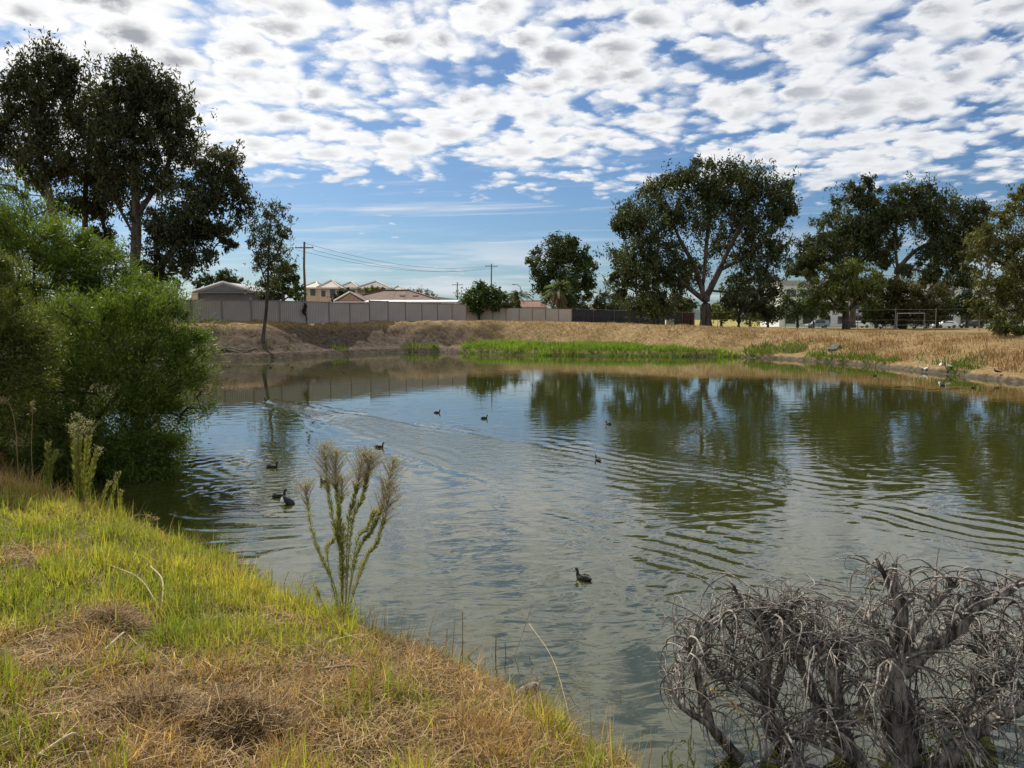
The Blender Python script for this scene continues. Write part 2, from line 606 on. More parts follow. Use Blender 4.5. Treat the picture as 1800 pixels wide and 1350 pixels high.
def water_material():
    m = bpy.data.materials.new('murky_pond_water')
    m.use_nodes = True
    k = NT(m.node_tree)
    g = k.n('ShaderNodeNewGeometry').outputs['Position']
    x, y, z = k.sep(g)
    b = k.n('ShaderNodeBsdfPrincipled')
    n = k.noise(g, .12, 3, .5)
    k.put(b.inputs['Base Color'], k.mix(n, (.030, .035, .006), (.038, .042, .011)))
    b.inputs['Roughness'].default_value = .025
    b.inputs['IOR'].default_value = 1.9
    b.inputs['Specular IOR Level'].default_value = .5
    v1 = k.xyz(k.m('ADD', k.m('MULTIPLY', x, 1.0), k.m('MULTIPLY', y, .35)), k.m('SUBTRACT', k.m('MULTIPLY', y, 2.4), k.m('MULTIPLY', x, .5)), 0.0)
    w1 = k.noise(v1, 1.15, 2, .45, dist=.6)
    w2 = k.noise(k.vm('MULTIPLY', g, (1.0, 1.7, 1)), 4.2, 2, .5, dist=.4)
    calm = k.smooth(k.noise(g, .16, 2, .5), .35, .62, .35, 1.0)
    calm = k.m('MULTIPLY', calm, k.smooth(y, 32.0, 11.0, .32, 1.0))
    rough = k.n('ShaderNodeAttribute', attribute_name='Col').outputs['Fac']     # water broken up inside the wakes
    w3 = k.noise(g, 9.0, 3, .55)
    h = k.m('MULTIPLY', k.m('ADD', w1, k.m('MULTIPLY', w2, .10)), calm)
    h = k.m('MULTIPLY', h, k.smooth(y, 17.0, 6.0, 1.0, 1.75))
    h = k.m('ADD', h, k.m('MULTIPLY', k.m('MULTIPLY', rough, 4.0), k.m('ADD', k.m('MULTIPLY', w2, .34), k.m('MULTIPLY', w3, .16))))
    k.put(b.inputs['Normal'], k.bump(h, 1.0, .0115))
    o = k.n('ShaderNodeOutputMaterial')
    k.t.links.new(b.outputs[0], o.inputs[0])
    return m


def wake(x, y, p, heading, A, L, tan, lam, w, trans=0.0):
    """waves trailing a swimming bird at p"""
    h = R(heading)
    f = np.array((math.sin(h), math.cos(h)))
    a = -((x - p[0]) * f[0] + (y - p[1]) * f[1])
    b = np.abs((x - p[0]) * f[1] - (y - p[1]) * f[0])
    e = b - a * tan
    ww = w + a * .06
    on = sstep(a, -.1, .5) * np.exp(-np.maximum(a, 0) / L)
    out = A * on * np.cos(2 * math.pi * e / lam) * np.exp(-(e / np.maximum(ww, .05)) ** 2)
    if trans:
        inside = sstep(a * tan - b, -.05, .3)
        out = out + trans * on * inside * np.cos(2 * math.pi * np.hypot(a, b * 1.3) / (lam * .8))
    return out


def rings(x, y, c, r0, r1, A, lam, sx=1.0, arc=None):
    dx, dy = x - c[0], (y - c[1]) * sx
    r = np.hypot(dx, dy)
    e = sstep(r, r0, r0 + lam) * sstep(r, r1, r1 - 2 * lam)
    if arc is not None:
        an = np.degrees(np.arctan2(dy, dx))
        df = np.abs((an - arc[0] + 180) % 360 - 180)
        e = e * sstep(df, arc[1], arc[1] * .5)
    return A * e * np.cos(2 * math.pi * r / lam)


def build_water():
    u = np.concatenate([-np.geomspace(9, .95, 12), np.linspace(-.9, .9, 380), np.geomspace(.95, 9, 12)])
    ys = np.geomspace(1.6, 80, 500)
    U, Y = np.meshgrid(u, ys)
    X = np.clip(U * (Y + .5), -34, 34)
    x, y = X.ravel(), Y.ravel()
    P = [atz(b[0], b[1])[:2] for b in BIRDS]
    z = np.zeros_like(x)
    x0_, y0_ = x, y
    x = x + .8 * (vnoise(x0_, y0_, .7, 301, 3) - .5); y = y + .8 * (vnoise(x0_, y0_, .7, 302, 3) - .5)
    z += wake(x, y, P[9], -38.7, .022, 16, .105, .42, .30, .0025)
    hd = R(-38.7)
    al = -((x - P[9][0]) * math.sin(hd) + (y - P[9][1]) * math.cos(hd)); ac = np.abs((x - P[9][0]) * math.cos(hd) - (y - P[9][1]) * math.sin(hd))
    msk = sstep(al, -.1, .6) * sstep(al, 19, 13) * sstep(ac - al * .105, .25, -.1) * .9
    z += wake(x, y, P[6], -25, .0022, 6, .55, .50, .55, .0008)
    z += rings(x, y, P[6] + (.6, -.6), .3, 6.5, .0015, .46, 1.15, (-35, 75))
    z += rings(x, y, P[7] + (.5, -1.0), .4, 2.6, .006, .42, 1.5)
    z += wake(x, y, P[8], -68, .0045, 3.0, .30, .30, .22, .0012)
    z += rings(x, y, P[8], .2, 1.4, .0018, .25)
    for i, A in ((0, .008), (1, .010), (2, .005), (3, .005)):
        z += rings(x, y, P[i], .15, 2.6, A * .6, .36, 1.2)
        z += wake(x, y, P[i], BIRDS[i][2], A * .7, 3, .5, .34, .3)
    z += rings(x, y, P[1] + (-.2, 0), .5, 5.2, .0075, .52, 1.0, (-110, 62))
    for i in (4, 5):
        z += wake(x, y, P[i], BIRDS[i][2], .004, 4, .35, .4, .3)
    for i in (10, 11, 12, 13, 14, 15):
        z += wake(x, y, P[i], BIRDS[i][2], .012, 2.2, .12, .5, .25)
    c = atz(860, 905)[:2]
    z += rings(x, y, c, 2.6, 4.4, .004, .6, .9, (75, 70))
    c = atz(1470, 738)[:2]
    z += rings(x, y, c, 1.2, 2.3, .004, .5, .8, (120, 95))
    c0, c1 = atz(1645, 735)[:2], atz(1800, 750)[:2]
    z += wake(x, y, c0, math.degrees(math.atan2(c0[0] - c1[0], c0[1] - c1[1])), .010, 8, .10, .45, .25)
    x, y = x0_, y0_
    z *= (.12 + 1.5 * sstep(vnoise(x, y, .5, 303, 3), .3, .72))
    fade = sstep(shore_dist(x, y), .0, -.8)
    z *= fade
    for i in (6, 0, 1, 7):
        msk = np.maximum(msk, .55 * np.exp(-((x - P[i][0] - .6) ** 2 + (y - P[i][1] + .5) ** 2) / 2.2))
    n, mm = len(u), len(ys)
    i = (np.arange(mm - 1)[:, None] * n + np.arange(n - 1)[None, :]).ravel()
    F = np.stack([i, i + 1, i + n + 1, i + n], -1)
    o = npmesh('pond_water', np.stack([x, y, z], -1), F, water_material(), smooth=True, col=np.repeat(msk[:, None], 3, 1))
    tag(o, 'murky green pond water with ripples and bird wakes', None, kind='structure')


build_water()

# ------------------------------------------------------------------ trees
def ground_hit(px, py):
    r = ray(px, py)
    t = np.linspace(2, 90, 6000)
    x, y, z = r[0] * t, r[1] * t, CAMZ + r[2] * t
    k = np.nonzero(ground_z(x, y) > z)[0]
    i = k[0] if len(k) else -1
    return np.array((x[i], y[i], max(z[i], 0)))


def leaves(cent, sig, n, L, W, droop, colr, seed, out_c=None, outw=0.0, flat=1.0, spray=.34):
    """n diamond-shaped leaves scattered round clump centres"""
    g = np.random.default_rng(seed)
    ci = g.integers(0, len(cent), n)
    ns = max(len(cent) * 9, n // 26)
    si = g.integers(0, len(cent), ns)
    sc_ = cent[si] + g.normal(size=(ns, 3)) * sig[si][:, None] * np.array((1, 1, flat))
    li = g.integers(0, ns, n)
    ci = si[li]
    p = sc_[li] + g.normal(size=(n, 3)) * (sig[ci] * spray)[:, None] * np.array((1, 1, 1.5 if droop > .5 else 1.0)) - np.array((0, 0, .25)) * (sig[ci] * max(droop, 0))[:, None] * spray
    d = g.normal(size=(n, 3))
    d[:, 2] -= droop
    if out_c is not None:
        o = p - out_c
        o /= np.linalg.norm(o, axis=1, keepdims=True) + 1e-6
        d = d * .7 + o * outw
    d /= np.linalg.norm(d, axis=1, keepdims=True)
    s = np.cross(d, g.normal(size=(n, 3)))
    s /= np.linalg.norm(s, axis=1, keepdims=True) + 1e-9
    ln = (L * g.uniform(.6, 1.3, n))[:, None]
    wd = (W * g.uniform(.7, 1.25, n))[:, None]
    nrm = np.cross(d, s)
    V = np.stack([p - d * ln * .5, p - d * ln * .08 + s * wd * .5 + nrm * wd * .15, p + d * ln * .5, p - d * ln * .08 - s * wd * .5 + nrm * wd * .15], 1).reshape(-1, 3)
    F = np.arange(4 * n).reshape(n, 4)
    cl = g.uniform(.75, 1.3, len(cent))[ci] * g.uniform(.7, 1.35, n)
    mixv = g.uniform(0, 1, len(cent))[ci] * .6 + g.uniform(0, 1, n) * .4
    c = (np.array(colr[0])[None] * (1 - mixv[:, None]) + np.array(colr[1])[None] * mixv[:, None]) * cl[:, None]
    return V, F, np.repeat(c, 4, 0)


def make_tree(name, label, cat, Y, trunk, lobes, nleaf, L, W, colr, seed, r0=.25, bark=None, lm=None, clumps=120, droop=1.0,
              group=None, base_z=None, sigk=.30, flat=.75, outw=0.0, shell=.45, tipr=.02, dep=1.0, spray=.34):
    """trunk and limbs: pixel polylines (the first one reaches the ground); lobes: px, py, rx, ry[, dY] in pixels at distance Y"""
    g = np.random.default_rng(seed)
    k = Y / FPX
    main = [at(q[0], q[1], Y) for q in trunk[0]]
    bx, by = main[0][0], main[0][1]
    gz = float(ground_z(np.array([bx]), np.array([by]))[0]) if base_z is None else base_z
    main[0][2] = gz - .15
    root = empty(name, (bx, by, gz))
    O = np.array((bx, by, gz))
    nodes, par = [], []

    def add_path(pts, start):
        last = start
        for q in pts:
            nodes.append(q); par.append(last); last = len(nodes) - 1
        return last
    ns = max(6, int(np.linalg.norm(main[-1] - main[0]) / .7))
    add_path(list(spline(main, ns)), -1)
    n_main = len(nodes)
    for limb in trunk[1:]:
        pts = [at(q[0], q[1], Y + (q[2] if len(q) > 2 else 0)) for q in limb]
        arr = np.array(nodes)
        j = int(np.argmin(np.linalg.norm(arr - pts[0], axis=1)))
        pp = spline([arr[j]] + pts[1:], max(5, int(np.linalg.norm(pts[-1] - pts[0]) / .6)))
        add_path(list(pp[1:]), j)
    vol = np.array([q[2] * q[3] for q in lobes], float)
    cnt = np.maximum(3, (clumps * vol / vol.sum()).astype(int))
    C, S = [], []
    for q, n in zip(lobes, cnt):
        c = at(q[0], q[1], Y + (q[4] if len(q) > 4 else 0))
        rx, rz = q[2] * k, q[3] * k
        ry = min(rx, rz * 1.4) * dep
        v = g.normal(size=(n, 3)); v /= np.linalg.norm(v, axis=1, keepdims=True)
        r = (shell + (1 - shell) * g.uniform(0, 1, n) ** .7)[:, None]
        c = c + (v * r * .98) * np.array((rx, ry, rz))
        C.append(c)
        S.append(np.full(n, sigk * (rx * ry * rz) ** (1 / 3.)) * g.uniform(.35, 1.2, n))
    C = np.concatenate(C); S = np.concatenate(S)
    C[:, 2] = np.maximum(C[:, 2], gz + .3)
    leafcount = np.zeros(0)
    order = np.argsort(np.linalg.norm(C - nodes[n_main - 1], axis=1) * .5 + np.min([np.linalg.norm(C - q, axis=1) for q in nodes[n_main // 3::2]], axis=0))
    tips = []
    for ci in order:
        c = C[ci]
        arr = np.array(nodes)
        dv = c - arr
        dist = np.linalg.norm(dv, axis=1)
        cost = dist + np.maximum(0, arr[:, 2] - c[2]) * 1.3
        lo = max(1, int(n_main * .3))
        cost[:lo] += 50
        j = int(np.argmin(cost))
        D = dist[j]
        if D < .25:
            tips.append(j); continue
        n = max(2, int(D / .7) + 1)
        midp = (arr[j] + c) * .5 + np.array((0, 0, .10 * D)) + g.normal(size=3) * .07 * D
        pp = spline([arr[j], midp, c], n + 1)
        tips.append(add_path(list(pp[1:]), j))
    N = len(nodes)
    w = np.zeros(N)
    for t in tips: w[t] += 1
    for i in range(N - 1, 0, -1):
        if par[i] >= 0: w[par[i]] += w[i]
    w = np.maximum(w, .5)
    rad = np.maximum(tipr, r0 * (w / w[0]) ** .5)
    # paths: split the skeleton in chains
    kids = [[] for _ in range(N)]
    for i, p_ in enumerate(par):
        if p_ >= 0: kids[p_].append(i)
    paths, stack = [], [(0, None)]
    nodes_a = np.array(nodes) - O
    while stack:
        s, frm = stack.pop()
        ch = [] if frm is None else [frm]
        i = s
        while True:
            ch.append(i)
            if not kids[i]: break
            kk = sorted(kids[i], key=lambda q: -w[q])
            for o_ in kk[1:]: stack.append((o_, i))
            i = kk[0]
        if len(ch) > 1:
            rr = rad[ch].copy()
            if frm is not None: rr[0] = rr[1]
            if s == 0:
                rr[0] *= 1.35
                if len(rr) > 1: rr[1] *= 1.12
            paths.append((nodes_a[ch], rr))
    bark = bark or M_BARK
    v, f = tube_arrays(paths[:1], 9)
    if len(paths) > 1:
        v2, f2 = tube_arrays(paths[1:], 5)
        v, f = np.concatenate([v, v2]), np.concatenate([f, f2 + len(v)])
    npmesh('trunk', v, f, bark, root, smooth=True)
    oc = C.mean(0) - O
    V, F, cc = leaves(C - O, S, nleaf, L, W, droop, colr, seed + 1, oc, outw, flat, spray)
    npmesh('crown', V, F, lm or M_LEAF, root, col=cc)
    tag(root, label, cat, group)
    return root


GUM = ((.030, .038, .017), (.082, .090, .040))
GUM2 = ((.028, .044, .017), (.095, .112, .044))
FIG = ((.026, .046, .014), (.075, .11, .032))
LIME = ((.085, .115, .022), (.17, .19, .045))
OLIVE = ((.075, .085, .022), (.15, .15, .042))

G1 = 'tall gums behind the bush on the left bank'
make_tree('gum_tree', 'leftmost tall gum with leaning trunk rising behind the bush', 'tree', 50,
          [[(112, 600), (104, 430), (90, 360), (72, 290), (72, 200), (80, 120)], [(90, 360), (50, 300), (25, 230)]],
          [(78, 130, 46, 50), (45, 180, 48, 45), (100, 185, 50, 55), (30, 260, 48, 50), (95, 260, 52, 50), (60, 320, 45, 28), (-10, 230, 45, 60), (120, 130, 35, 30)],
          20000, .36, .11, GUM, 11, .30, clumps=150, group=G1)
make_tree('gum_tree', 'second tall gum from the left with two forked stems', 'tree', 54,
          [[(165, 600), (158, 480), (150, 400), (152, 310), (165, 200), (175, 140)], [(158, 480), (185, 430), (178, 360), (200, 300)]],
          [(155, 200, 38, 55), (150, 290, 48, 50), (140, 370, 40, 35), (185, 330, 35, 45), (180, 430, 38, 28), (140, 440, 26, 22)],
          16000, .36, .11, GUM, 12, .27, clumps=120, group=G1)
make_tree('gum_tree', 'tallest central gum with pale straight trunk and rounded top', 'tree', 50,
          [[(238, 620), (237, 480), (240, 400), (236, 300), (228, 200), (226, 140)], [(237, 420), (200, 350), (180, 320)], [(240, 380), (290, 300), (310, 250)]],
          [(222, 130, 52, 34), (255, 165, 60, 42), (300, 190, 46, 42), (200, 200, 46, 50), (250, 235, 66, 48), (312, 250, 36, 50), (210, 290, 46, 44), (270, 310, 44, 40), (215, 360, 36, 26)],
          24500, .36, .11, GUM, 13, .33, clumps=190, group=G1)
make_tree('gum_tree', 'right gum of the left group, its rounded crown leaning over the fence', 'tree', 47,
          [[(262, 620), (268, 500), (280, 420), (286, 330), (290, 270)], [(272, 480), (320, 420), (360, 370), (385, 310)], [(270, 500), (310, 470), (350, 440)]],
          [(390, 300, 42, 36), (355, 335, 46, 40), (405, 350, 30, 40), (330, 395, 46, 40), (375, 405, 36, 30), (290, 400, 36, 50), (300, 470, 50, 24), (350, 450, 30, 24), (400, 420, 14, 22), (265, 480, 26, 20)],
          19000, .34, .105, GUM, 14, .27, clumps=160, group=G1)
make_tree('slender_gum', 'slender young gum with sparse crown on the earth bank by the fence', 'tree', float(ground_hit(461, 601)[1]),
          [[(461, 601), (468, 545), (471, 490), (473, 420), (477, 362)], [(471, 500), (455, 460), (448, 430)], [(470, 480), (490, 440), (500, 400)]],
          [(477, 368, 24, 18), (465, 395, 28, 24), (495, 395, 20, 24), (455, 430, 20, 24), (480, 435, 32, 26), (500, 425, 14, 20), (462, 465, 24, 22), (488, 470, 22, 18), (470, 505, 34, 12), (520, 520, 18, 8)],
          5600, .30, .085, ((.05, .06, .025), (.10, .115, .05)), 15, .13, clumps=110, tipr=.012)
make_tree('shrub_tree', 'dark rounded tree behind the fence beside the utility pole', 'tree', 82,
          [[(498, 560), (498, 520), (497, 495)]],
          [(492, 488, 28, 24), (517, 505, 17, 22), (478, 512, 24, 16), (505, 470, 16, 10), (528, 512, 10, 16)],
          7000, .36, .14, FIG, 16, .2, clumps=70, droop=.3)
make_tree('shrub_tree', 'small far tree rising behind the grey shed roof', 'tree', 115,
          [[(398, 560), (398, 510), (399, 495)]], [(398, 487, 18, 12), (412, 494, 12, 8), (385, 495, 12, 8)],
          2600, .42, .16, GUM2, 17, .2, clumps=40, droop=.3)
make_tree('shrub_tree', 'low far bush at the left end of the grey shed roof', 'tree', 112,
          [[(360, 560), (360, 510), (361, 498)]], [(360, 494, 15, 10), (349, 499, 9, 7)],
          1800, .42, .16, FIG, 18, .15, clumps=26, droop=.3)
make_tree('garden_bush', 'round bright green bush bulging over the pale fence', 'bush', 108,
          [[(842, 566), (842, 545), (843, 525)]],
          [(842, 520, 30, 22), (825, 532, 16, 18), (862, 520, 22, 20), (840, 545, 16, 8), (878, 530, 14, 14)],
          8500, .42, .18, ((.035, .07, .015), (.075, .125, .028)), 19, .2, clumps=70, droop=.2)
make_tree('garden_bush', 'yellowish bush between the round green bush and the far palm', 'bush', 111,
          [[(888, 566), (888, 545), (888, 538)]], [(888, 533, 20, 14), (872, 542, 16, 9), (900, 540, 10, 9)],
          3000, .42, .16, OLIVE, 20, .15, clumps=36, droop=.2)
make_tree('broad_tree', 'dense dark green tree standing alone between the bush and the big gum', 'tree', 122,
          [[(985, 566), (987, 520), (990, 470)], [(987, 530), (1020, 500), (1035, 470)]],
          [(985, 432, 34, 24), (1012, 445, 28, 26), (955, 465, 26, 34), (995, 470, 44, 36), (1032, 475, 20, 30), (950, 495, 20, 26), (985, 510, 36, 30), (1025, 515, 22, 24), (1005, 540, 30, 14)],
          22000, .52, .2, FIG, 21, .4, clumps=150, droop=.5)
make_tree('garden_bush', 'dark bamboo-like bush against the fence left of the big gum', 'bush', 112,
          [[(1075, 566), (1075, 548), (1076, 530)]], [(1072, 530, 28, 18), (1092, 536, 20, 16), (1055, 540, 14, 12)],
          5500, .5, .10, FIG, 22, .15, clumps=50, droop=-.3)
make_tree('big_gum', 'huge spreading gum with thick forked trunk behind the right bank', 'tree', 86,
          [[(1241, 574), (1240, 540), (1236, 505), (1240, 450), (1245, 380), (1240, 320)],
           [(1238, 520), (1222, 470), (1195, 420), (1170, 360)], [(1240, 530), (1262, 480), (1285, 430), (1320, 370), (1350, 340)],
           [(1238, 525), (1190, 490), (1150, 470)], [(1262, 480), (1310, 450), (1350, 420)]],
          [(1290, 303, 40, 22), (1222, 308, 40, 24), (1255, 330, 50, 30), (1325, 325, 40, 32), (1370, 345, 32, 34), (1165, 335, 44, 32), (1110, 385, 36, 26, -2), (1090, 405, 22, 14),
           (1150, 395, 46, 36), (1215, 375, 50, 40), (1285, 380, 46, 40, 3), (1345, 395, 42, 38), (1120, 450, 38, 32, -2), (1175, 455, 50, 40), (1110, 500, 34, 34), (1160, 515, 44, 34, 2), (1215, 480, 24, 40, 4),
           (1320, 455, 36, 36), (1345, 500, 28, 32), (1300, 510, 30, 26, 4), (1365, 440, 22, 30), (1385, 380, 18, 22), (1270, 440, 26, 30, 5), (1200, 530, 26, 18, 4), (1130, 535, 36, 20, 3), (1090, 470, 24, 34), (1345, 540, 26, 22, 5), (1300, 545, 24, 16, 8)],
          58000, .48, .165, GUM2, 23, .62, clumps=360, droop=.9, bark=M_BARK, sigk=.36)
make_tree('small_gum', 'small dark multi-stemmed tree under the right side of the big gum', 'tree', 82,
          [[(1298, 574), (1299, 556), (1290, 535), (1278, 525)], [(1299, 556), (1318, 535), (1335, 515)]],
          [(1285, 528, 26, 14), (1325, 530, 28, 22), (1345, 505, 18, 24), (1350, 545, 18, 16), (1305, 515, 22, 14)],
          5000, .40, .13, GUM, 24, .25, clumps=60, bark=M_DARKBARK)
G2 = 'dark gums beyond the chain-link fence on the right'
make_tree('gum_tree', 'dark gum with ragged high top left of its forked neighbour', 'tree', 98,
          [[(1497, 574), (1500, 520), (1505, 450), (1512, 380), (1515, 340)], [(1500, 500), (1460, 460), (1430, 450)], [(1503, 470), (1540, 430), (1550, 400)]],
          [(1515, 334, 26, 20), (1495, 370, 34, 28), (1535, 375, 30, 26), (1470, 405, 36, 28), (1515, 415, 42, 34), (1550, 425, 26, 36), (1440, 440, 36, 26), (1412, 462, 28, 18), (1480, 450, 44, 26), (1405, 485, 20, 14), (1430, 475, 22, 14)],
          30000, .48, .17, GUM2, 25, .42, clumps=170, group=G2)
make_tree('gum_tree', 'dark gum with visible forked stem and three crown lobes', 'tree', 96,
          [[(1577, 574), (1576, 500), (1577, 462), (1572, 420), (1580, 380)], [(1577, 470), (1610, 440), (1640, 425), (1670, 400)], [(1576, 480), (1560, 440), (1552, 400)]],
          [(1575, 345, 22, 18), (1608, 345, 34, 26), (1590, 380, 36, 26), (1632, 380, 34, 34), (1685, 375, 36, 28), (1715, 395, 26, 34), (1672, 420, 46, 36), (1640, 450, 34, 26), (1700, 445, 40, 32), (1615, 480, 40, 18), (1670, 485, 40, 22), (1545, 460, 18, 30)],
          31000, .48, .17, GUM2, 26, .38, clumps=190, group=G2)
make_tree('light_green_tree', 'light green spreading tree in front of the dark gums by the fence', 'tree', 74,
          [[(1487, 582), (1487, 555), (1482, 530), (1476, 500)], [(1486, 550), (1515, 520), (1535, 495)], [(1486, 545), (1455, 520), (1440, 505)]],
          [(1478, 475, 38, 18), (1445, 500, 26, 24), (1485, 505, 40, 22), (1520, 490, 32, 20), (1440, 530, 24, 14), (1475, 535, 36, 14), (1545, 505, 18, 18), (1525, 525, 22, 16)],
          11000, .32, .13, LIME, 27, .32, clumps=130, droop=.4, bark=M_DARKBARK, flat=.5)
make_tree('garden_bush', 'dark brownish green bush right of the light green tree', 'bush', 75,
          [[(1588, 580), (1588, 555), (1590, 520)]],
          [(1590, 515, 32, 24), (1560, 545, 24, 28), (1600, 555, 36, 24), (1635, 520, 26, 28), (1640, 550, 22, 18), (1570, 505, 26, 16)],
          12000, .32, .13, ((.035, .045, .015), (.10, .085, .028)), 28, .25, clumps=110, droop=.3, bark=M_DARKBARK)
make_tree('weeping_tree', 'yellow green tree at the right edge hanging over the bank', 'tree', 47,
          [[(1850, 640), (1845, 560), (1835, 480), (1825, 400), (1820, 340)], [(1840, 520), (1790, 480), (1740, 450)], [(1835, 480), (1790, 420), (1760, 410)], [(1843, 560), (1800, 545), (1740, 550)]],
          [(1800, 335, 26, 22), (1790, 375, 34, 28), (1760, 415, 40, 26), (1725, 445, 36, 20), (1800, 440, 40, 36), (1755, 485, 40, 24), (1705, 465, 18, 12), (1790, 510, 36, 28), (1745, 530, 36, 16), (1705, 553, 28, 9), (1785, 560, 34, 26), (1796, 612, 13, 34), (1760, 585, 24, 12), (1850, 380, 50, 60), (1860, 500, 50, 60)],
          32000, .24, .085, OLIVE, 29, .3, clumps=260, droop=1.2, bark=M_DARKBARK)
make_tree('garden_bush', 'spiky grey-green bush left of the pinkish brick gable', 'bush', 100, [[(596, 560), (597, 535), (598, 520)]], [(600, 518, 14, 9), (588, 525, 9, 8), (612, 512, 10, 5)],
          2200, .4, .10, GUM2, 33, .12, clumps=30, droop=-.4)
make_tree('garden_bush', 'small green bush showing above the brown tiled roof', 'bush', 112, [[(655, 560), (655, 525), (655, 512)]], [(655, 510, 16, 6), (668, 512, 9, 5)],
          1800, .4, .13, LIME, 34, .12, clumps=26, droop=0)
make_tree('garden_bush', 'pale bare-looking far tree beyond the brown tiled roof', 'tree', 150,
          [[(735, 560), (735, 530), (736, 516)]], [(735, 516, 24, 7), (715, 514, 14, 6), (755, 520, 12, 6)],
          1800, .4, .10, ((.10, .09, .07), (.16, .14, .11)), 30, .15, clumps=40, droop=0)
for i, (px_, py_, rx_, ry_, Yd, lab, cc_) in enumerate([
        (1402, 532, 30, 32, 105, 'dark bush right of the big gum in front of the white building', FIG),
        (1268, 548, 22, 14, 100, 'light green shrub just right of the big gum trunk', LIME),
        (1165, 552, 30, 12, 104, 'low dark shrub left of the big gum trunk behind the mesh fence', FIG),
        (1700, 535, 24, 16, 92, 'dark green bush left of the yellow green hanging tree', FIG),
        (1350, 552, 24, 12, 108, 'low shrub behind the small multi-stemmed tree', GUM2),
        (1112, 535, 42, 28, 108, 'dark undergrowth below the left limbs of the big gum', GUM2),
        (1188, 538, 26, 24, 109, 'dark undergrowth just left of the big gum trunk', FIG),
        (1318, 536, 40, 28, 112, 'dark undergrowth between the big gum and the small multi-stemmed tree', FIG),
        (1430, 545, 24, 14, 120, 'dark bush behind the left side of the light green tree', GUM2),
        (1540, 548, 22, 20, 84, 'dark bush between the light green tree and the brownish bush', FIG),
        (1648, 540, 26, 22, 88, 'dark bush behind the right side of the brownish bush', GUM2),
        (1725, 545, 26, 18, 100, 'dark bush half behind the yellow green hanging tree', FIG)]):
    make_tree('shrub', lab, 'bush', Yd, [[(px_, 575), (px_, py_ + 8), (px_, py_)]], [(px_, py_, rx_, ry_), (px_ - rx_ * .6, py_ + ry_ * .4, rx_ * .6, ry_ * .6), (px_ + rx_ * .6, py_ + ry_ * .3, rx_ * .6, ry_ * .7)],
              4200, .40, .16, cc_, 40 + i, .15, clumps=44, droop=.2)

# the overhanging bushes on the left, close to the viewer
WAT = ((.055, .095, .018), (.135, .185, .036))
make_tree('wattle_bush', 'tall green bush at the left edge sloping down behind the front bush', 'bush', 18.5,
          [[(60, 800), (60, 600), (60, 450)], [(60, 600), (150, 520), (200, 500)]],
          [(0, 365, 62, 58), (60, 405, 66, 50), (110, 430, 50, 40), (20, 470, 90, 70), (120, 465, 56, 40), (165, 500, 54, 36), (215, 505, 44, 26), (120, 540, 90, 50), (215, 540, 50, 40), (-60, 420, 70, 80), (175, 468, 56, 36), (250, 512, 50, 28), (280, 530, 40, 24)],
          66000, .13, .022, WAT, 51, .12, lm=M_BUSHLEAF, bark=M_DARKBARK, clumps=260, droop=-.6, outw=.9, sigk=.33, shell=.6, spray=.62)
make_tree('wattle_bush', 'big rounded green bush overhanging the water in front on the left', 'bush', 14.0,
          [[(120, 880), (130, 760), (160, 650)], [(130, 780), (220, 680), (270, 600)], [(125, 820), (230, 780), (290, 720)]],
          [(235, 545, 62, 40), (290, 555, 56, 44), (325, 610, 44, 56), (330, 690, 38, 60), (260, 630, 80, 70), (180, 600, 76, 66), (110, 580, 60, 60), (280, 740, 66, 64), (200, 720, 90, 90), (110, 700, 90, 90), (250, 810, 70, 56), (150, 810, 90, 60), (50, 760, 80, 90), (300, 790, 34, 40), (235, 855, 66, 40), (150, 870, 80, 46), (60, 860, 70, 50)],
          108000, .105, .018, WAT, 52, .10, lm=M_BUSHLEAF, bark=M_DARKBARK, clumps=460, droop=-.45, outw=.9, sigk=.30, shell=.55, spray=.62)
make_tree('wattle_bush', 'olive yellow bush at the far left edge in front of the green bushes', 'bush', 12.0,
          [[(-20, 800), (-10, 700), (0, 600)]],
          [(0, 500, 50, 56), (20, 580, 60, 60), (-20, 650, 80, 80), (50, 620, 46, 54), (-40, 540, 60, 80), (20, 700, 60, 60)],
          30000, .10, .018, ((.065, .085, .020), (.135, .15, .040)), 53, .08, lm=M_BUSHLEAF, bark=M_DARKBARK, clumps=170, droop=-.4, outw=.9, sigk=.32, shell=.55, spray=.62)

# ------------------------------------------------------------------ hills, buildings, fences, poles
def gz(x, y):
    return float(ground_z(np.array([x]), np.array([y]))[0])


def build_hills():
    xs = np.linspace(-5000, 5000, 240)
    top = 60 + 95 * vnoise(xs, xs * 0, 1 / 900., 4, 4) + 90 * np.exp(-((xs + 620) / 420) ** 2)
    V, F = [], []
    rows = [(0.0, 5200), (.55, 5500), (.9, 5900), (1.0, 6300), (.0, 7600)]
    for f, y in rows:
        V.append(np.stack([xs, np.full_like(xs, y) + 200 * vnoise(xs, xs * 0 + y, 1 / 300., 6), top * f * (1 if f in (0, 1) else .9 + .25 * vnoise(xs, xs * 0 + y, 1 / 250., 9))], -1))
    n = len(xs)
    for r in range(len(rows) - 1):
        i = r * n + np.arange(n - 1)
        F.append(np.stack([i, i + 1, i + n + 1, i + n], -1))
    o = npmesh('hills', np.concatenate(V), np.concatenate(F), mat('forested_hill', (.055, .075, .07), .95, .05, var=.3, vscale=.01), smooth=True)
    tag(o, 'low forested range on the horizon behind the houses', kind='structure')


build_hills()

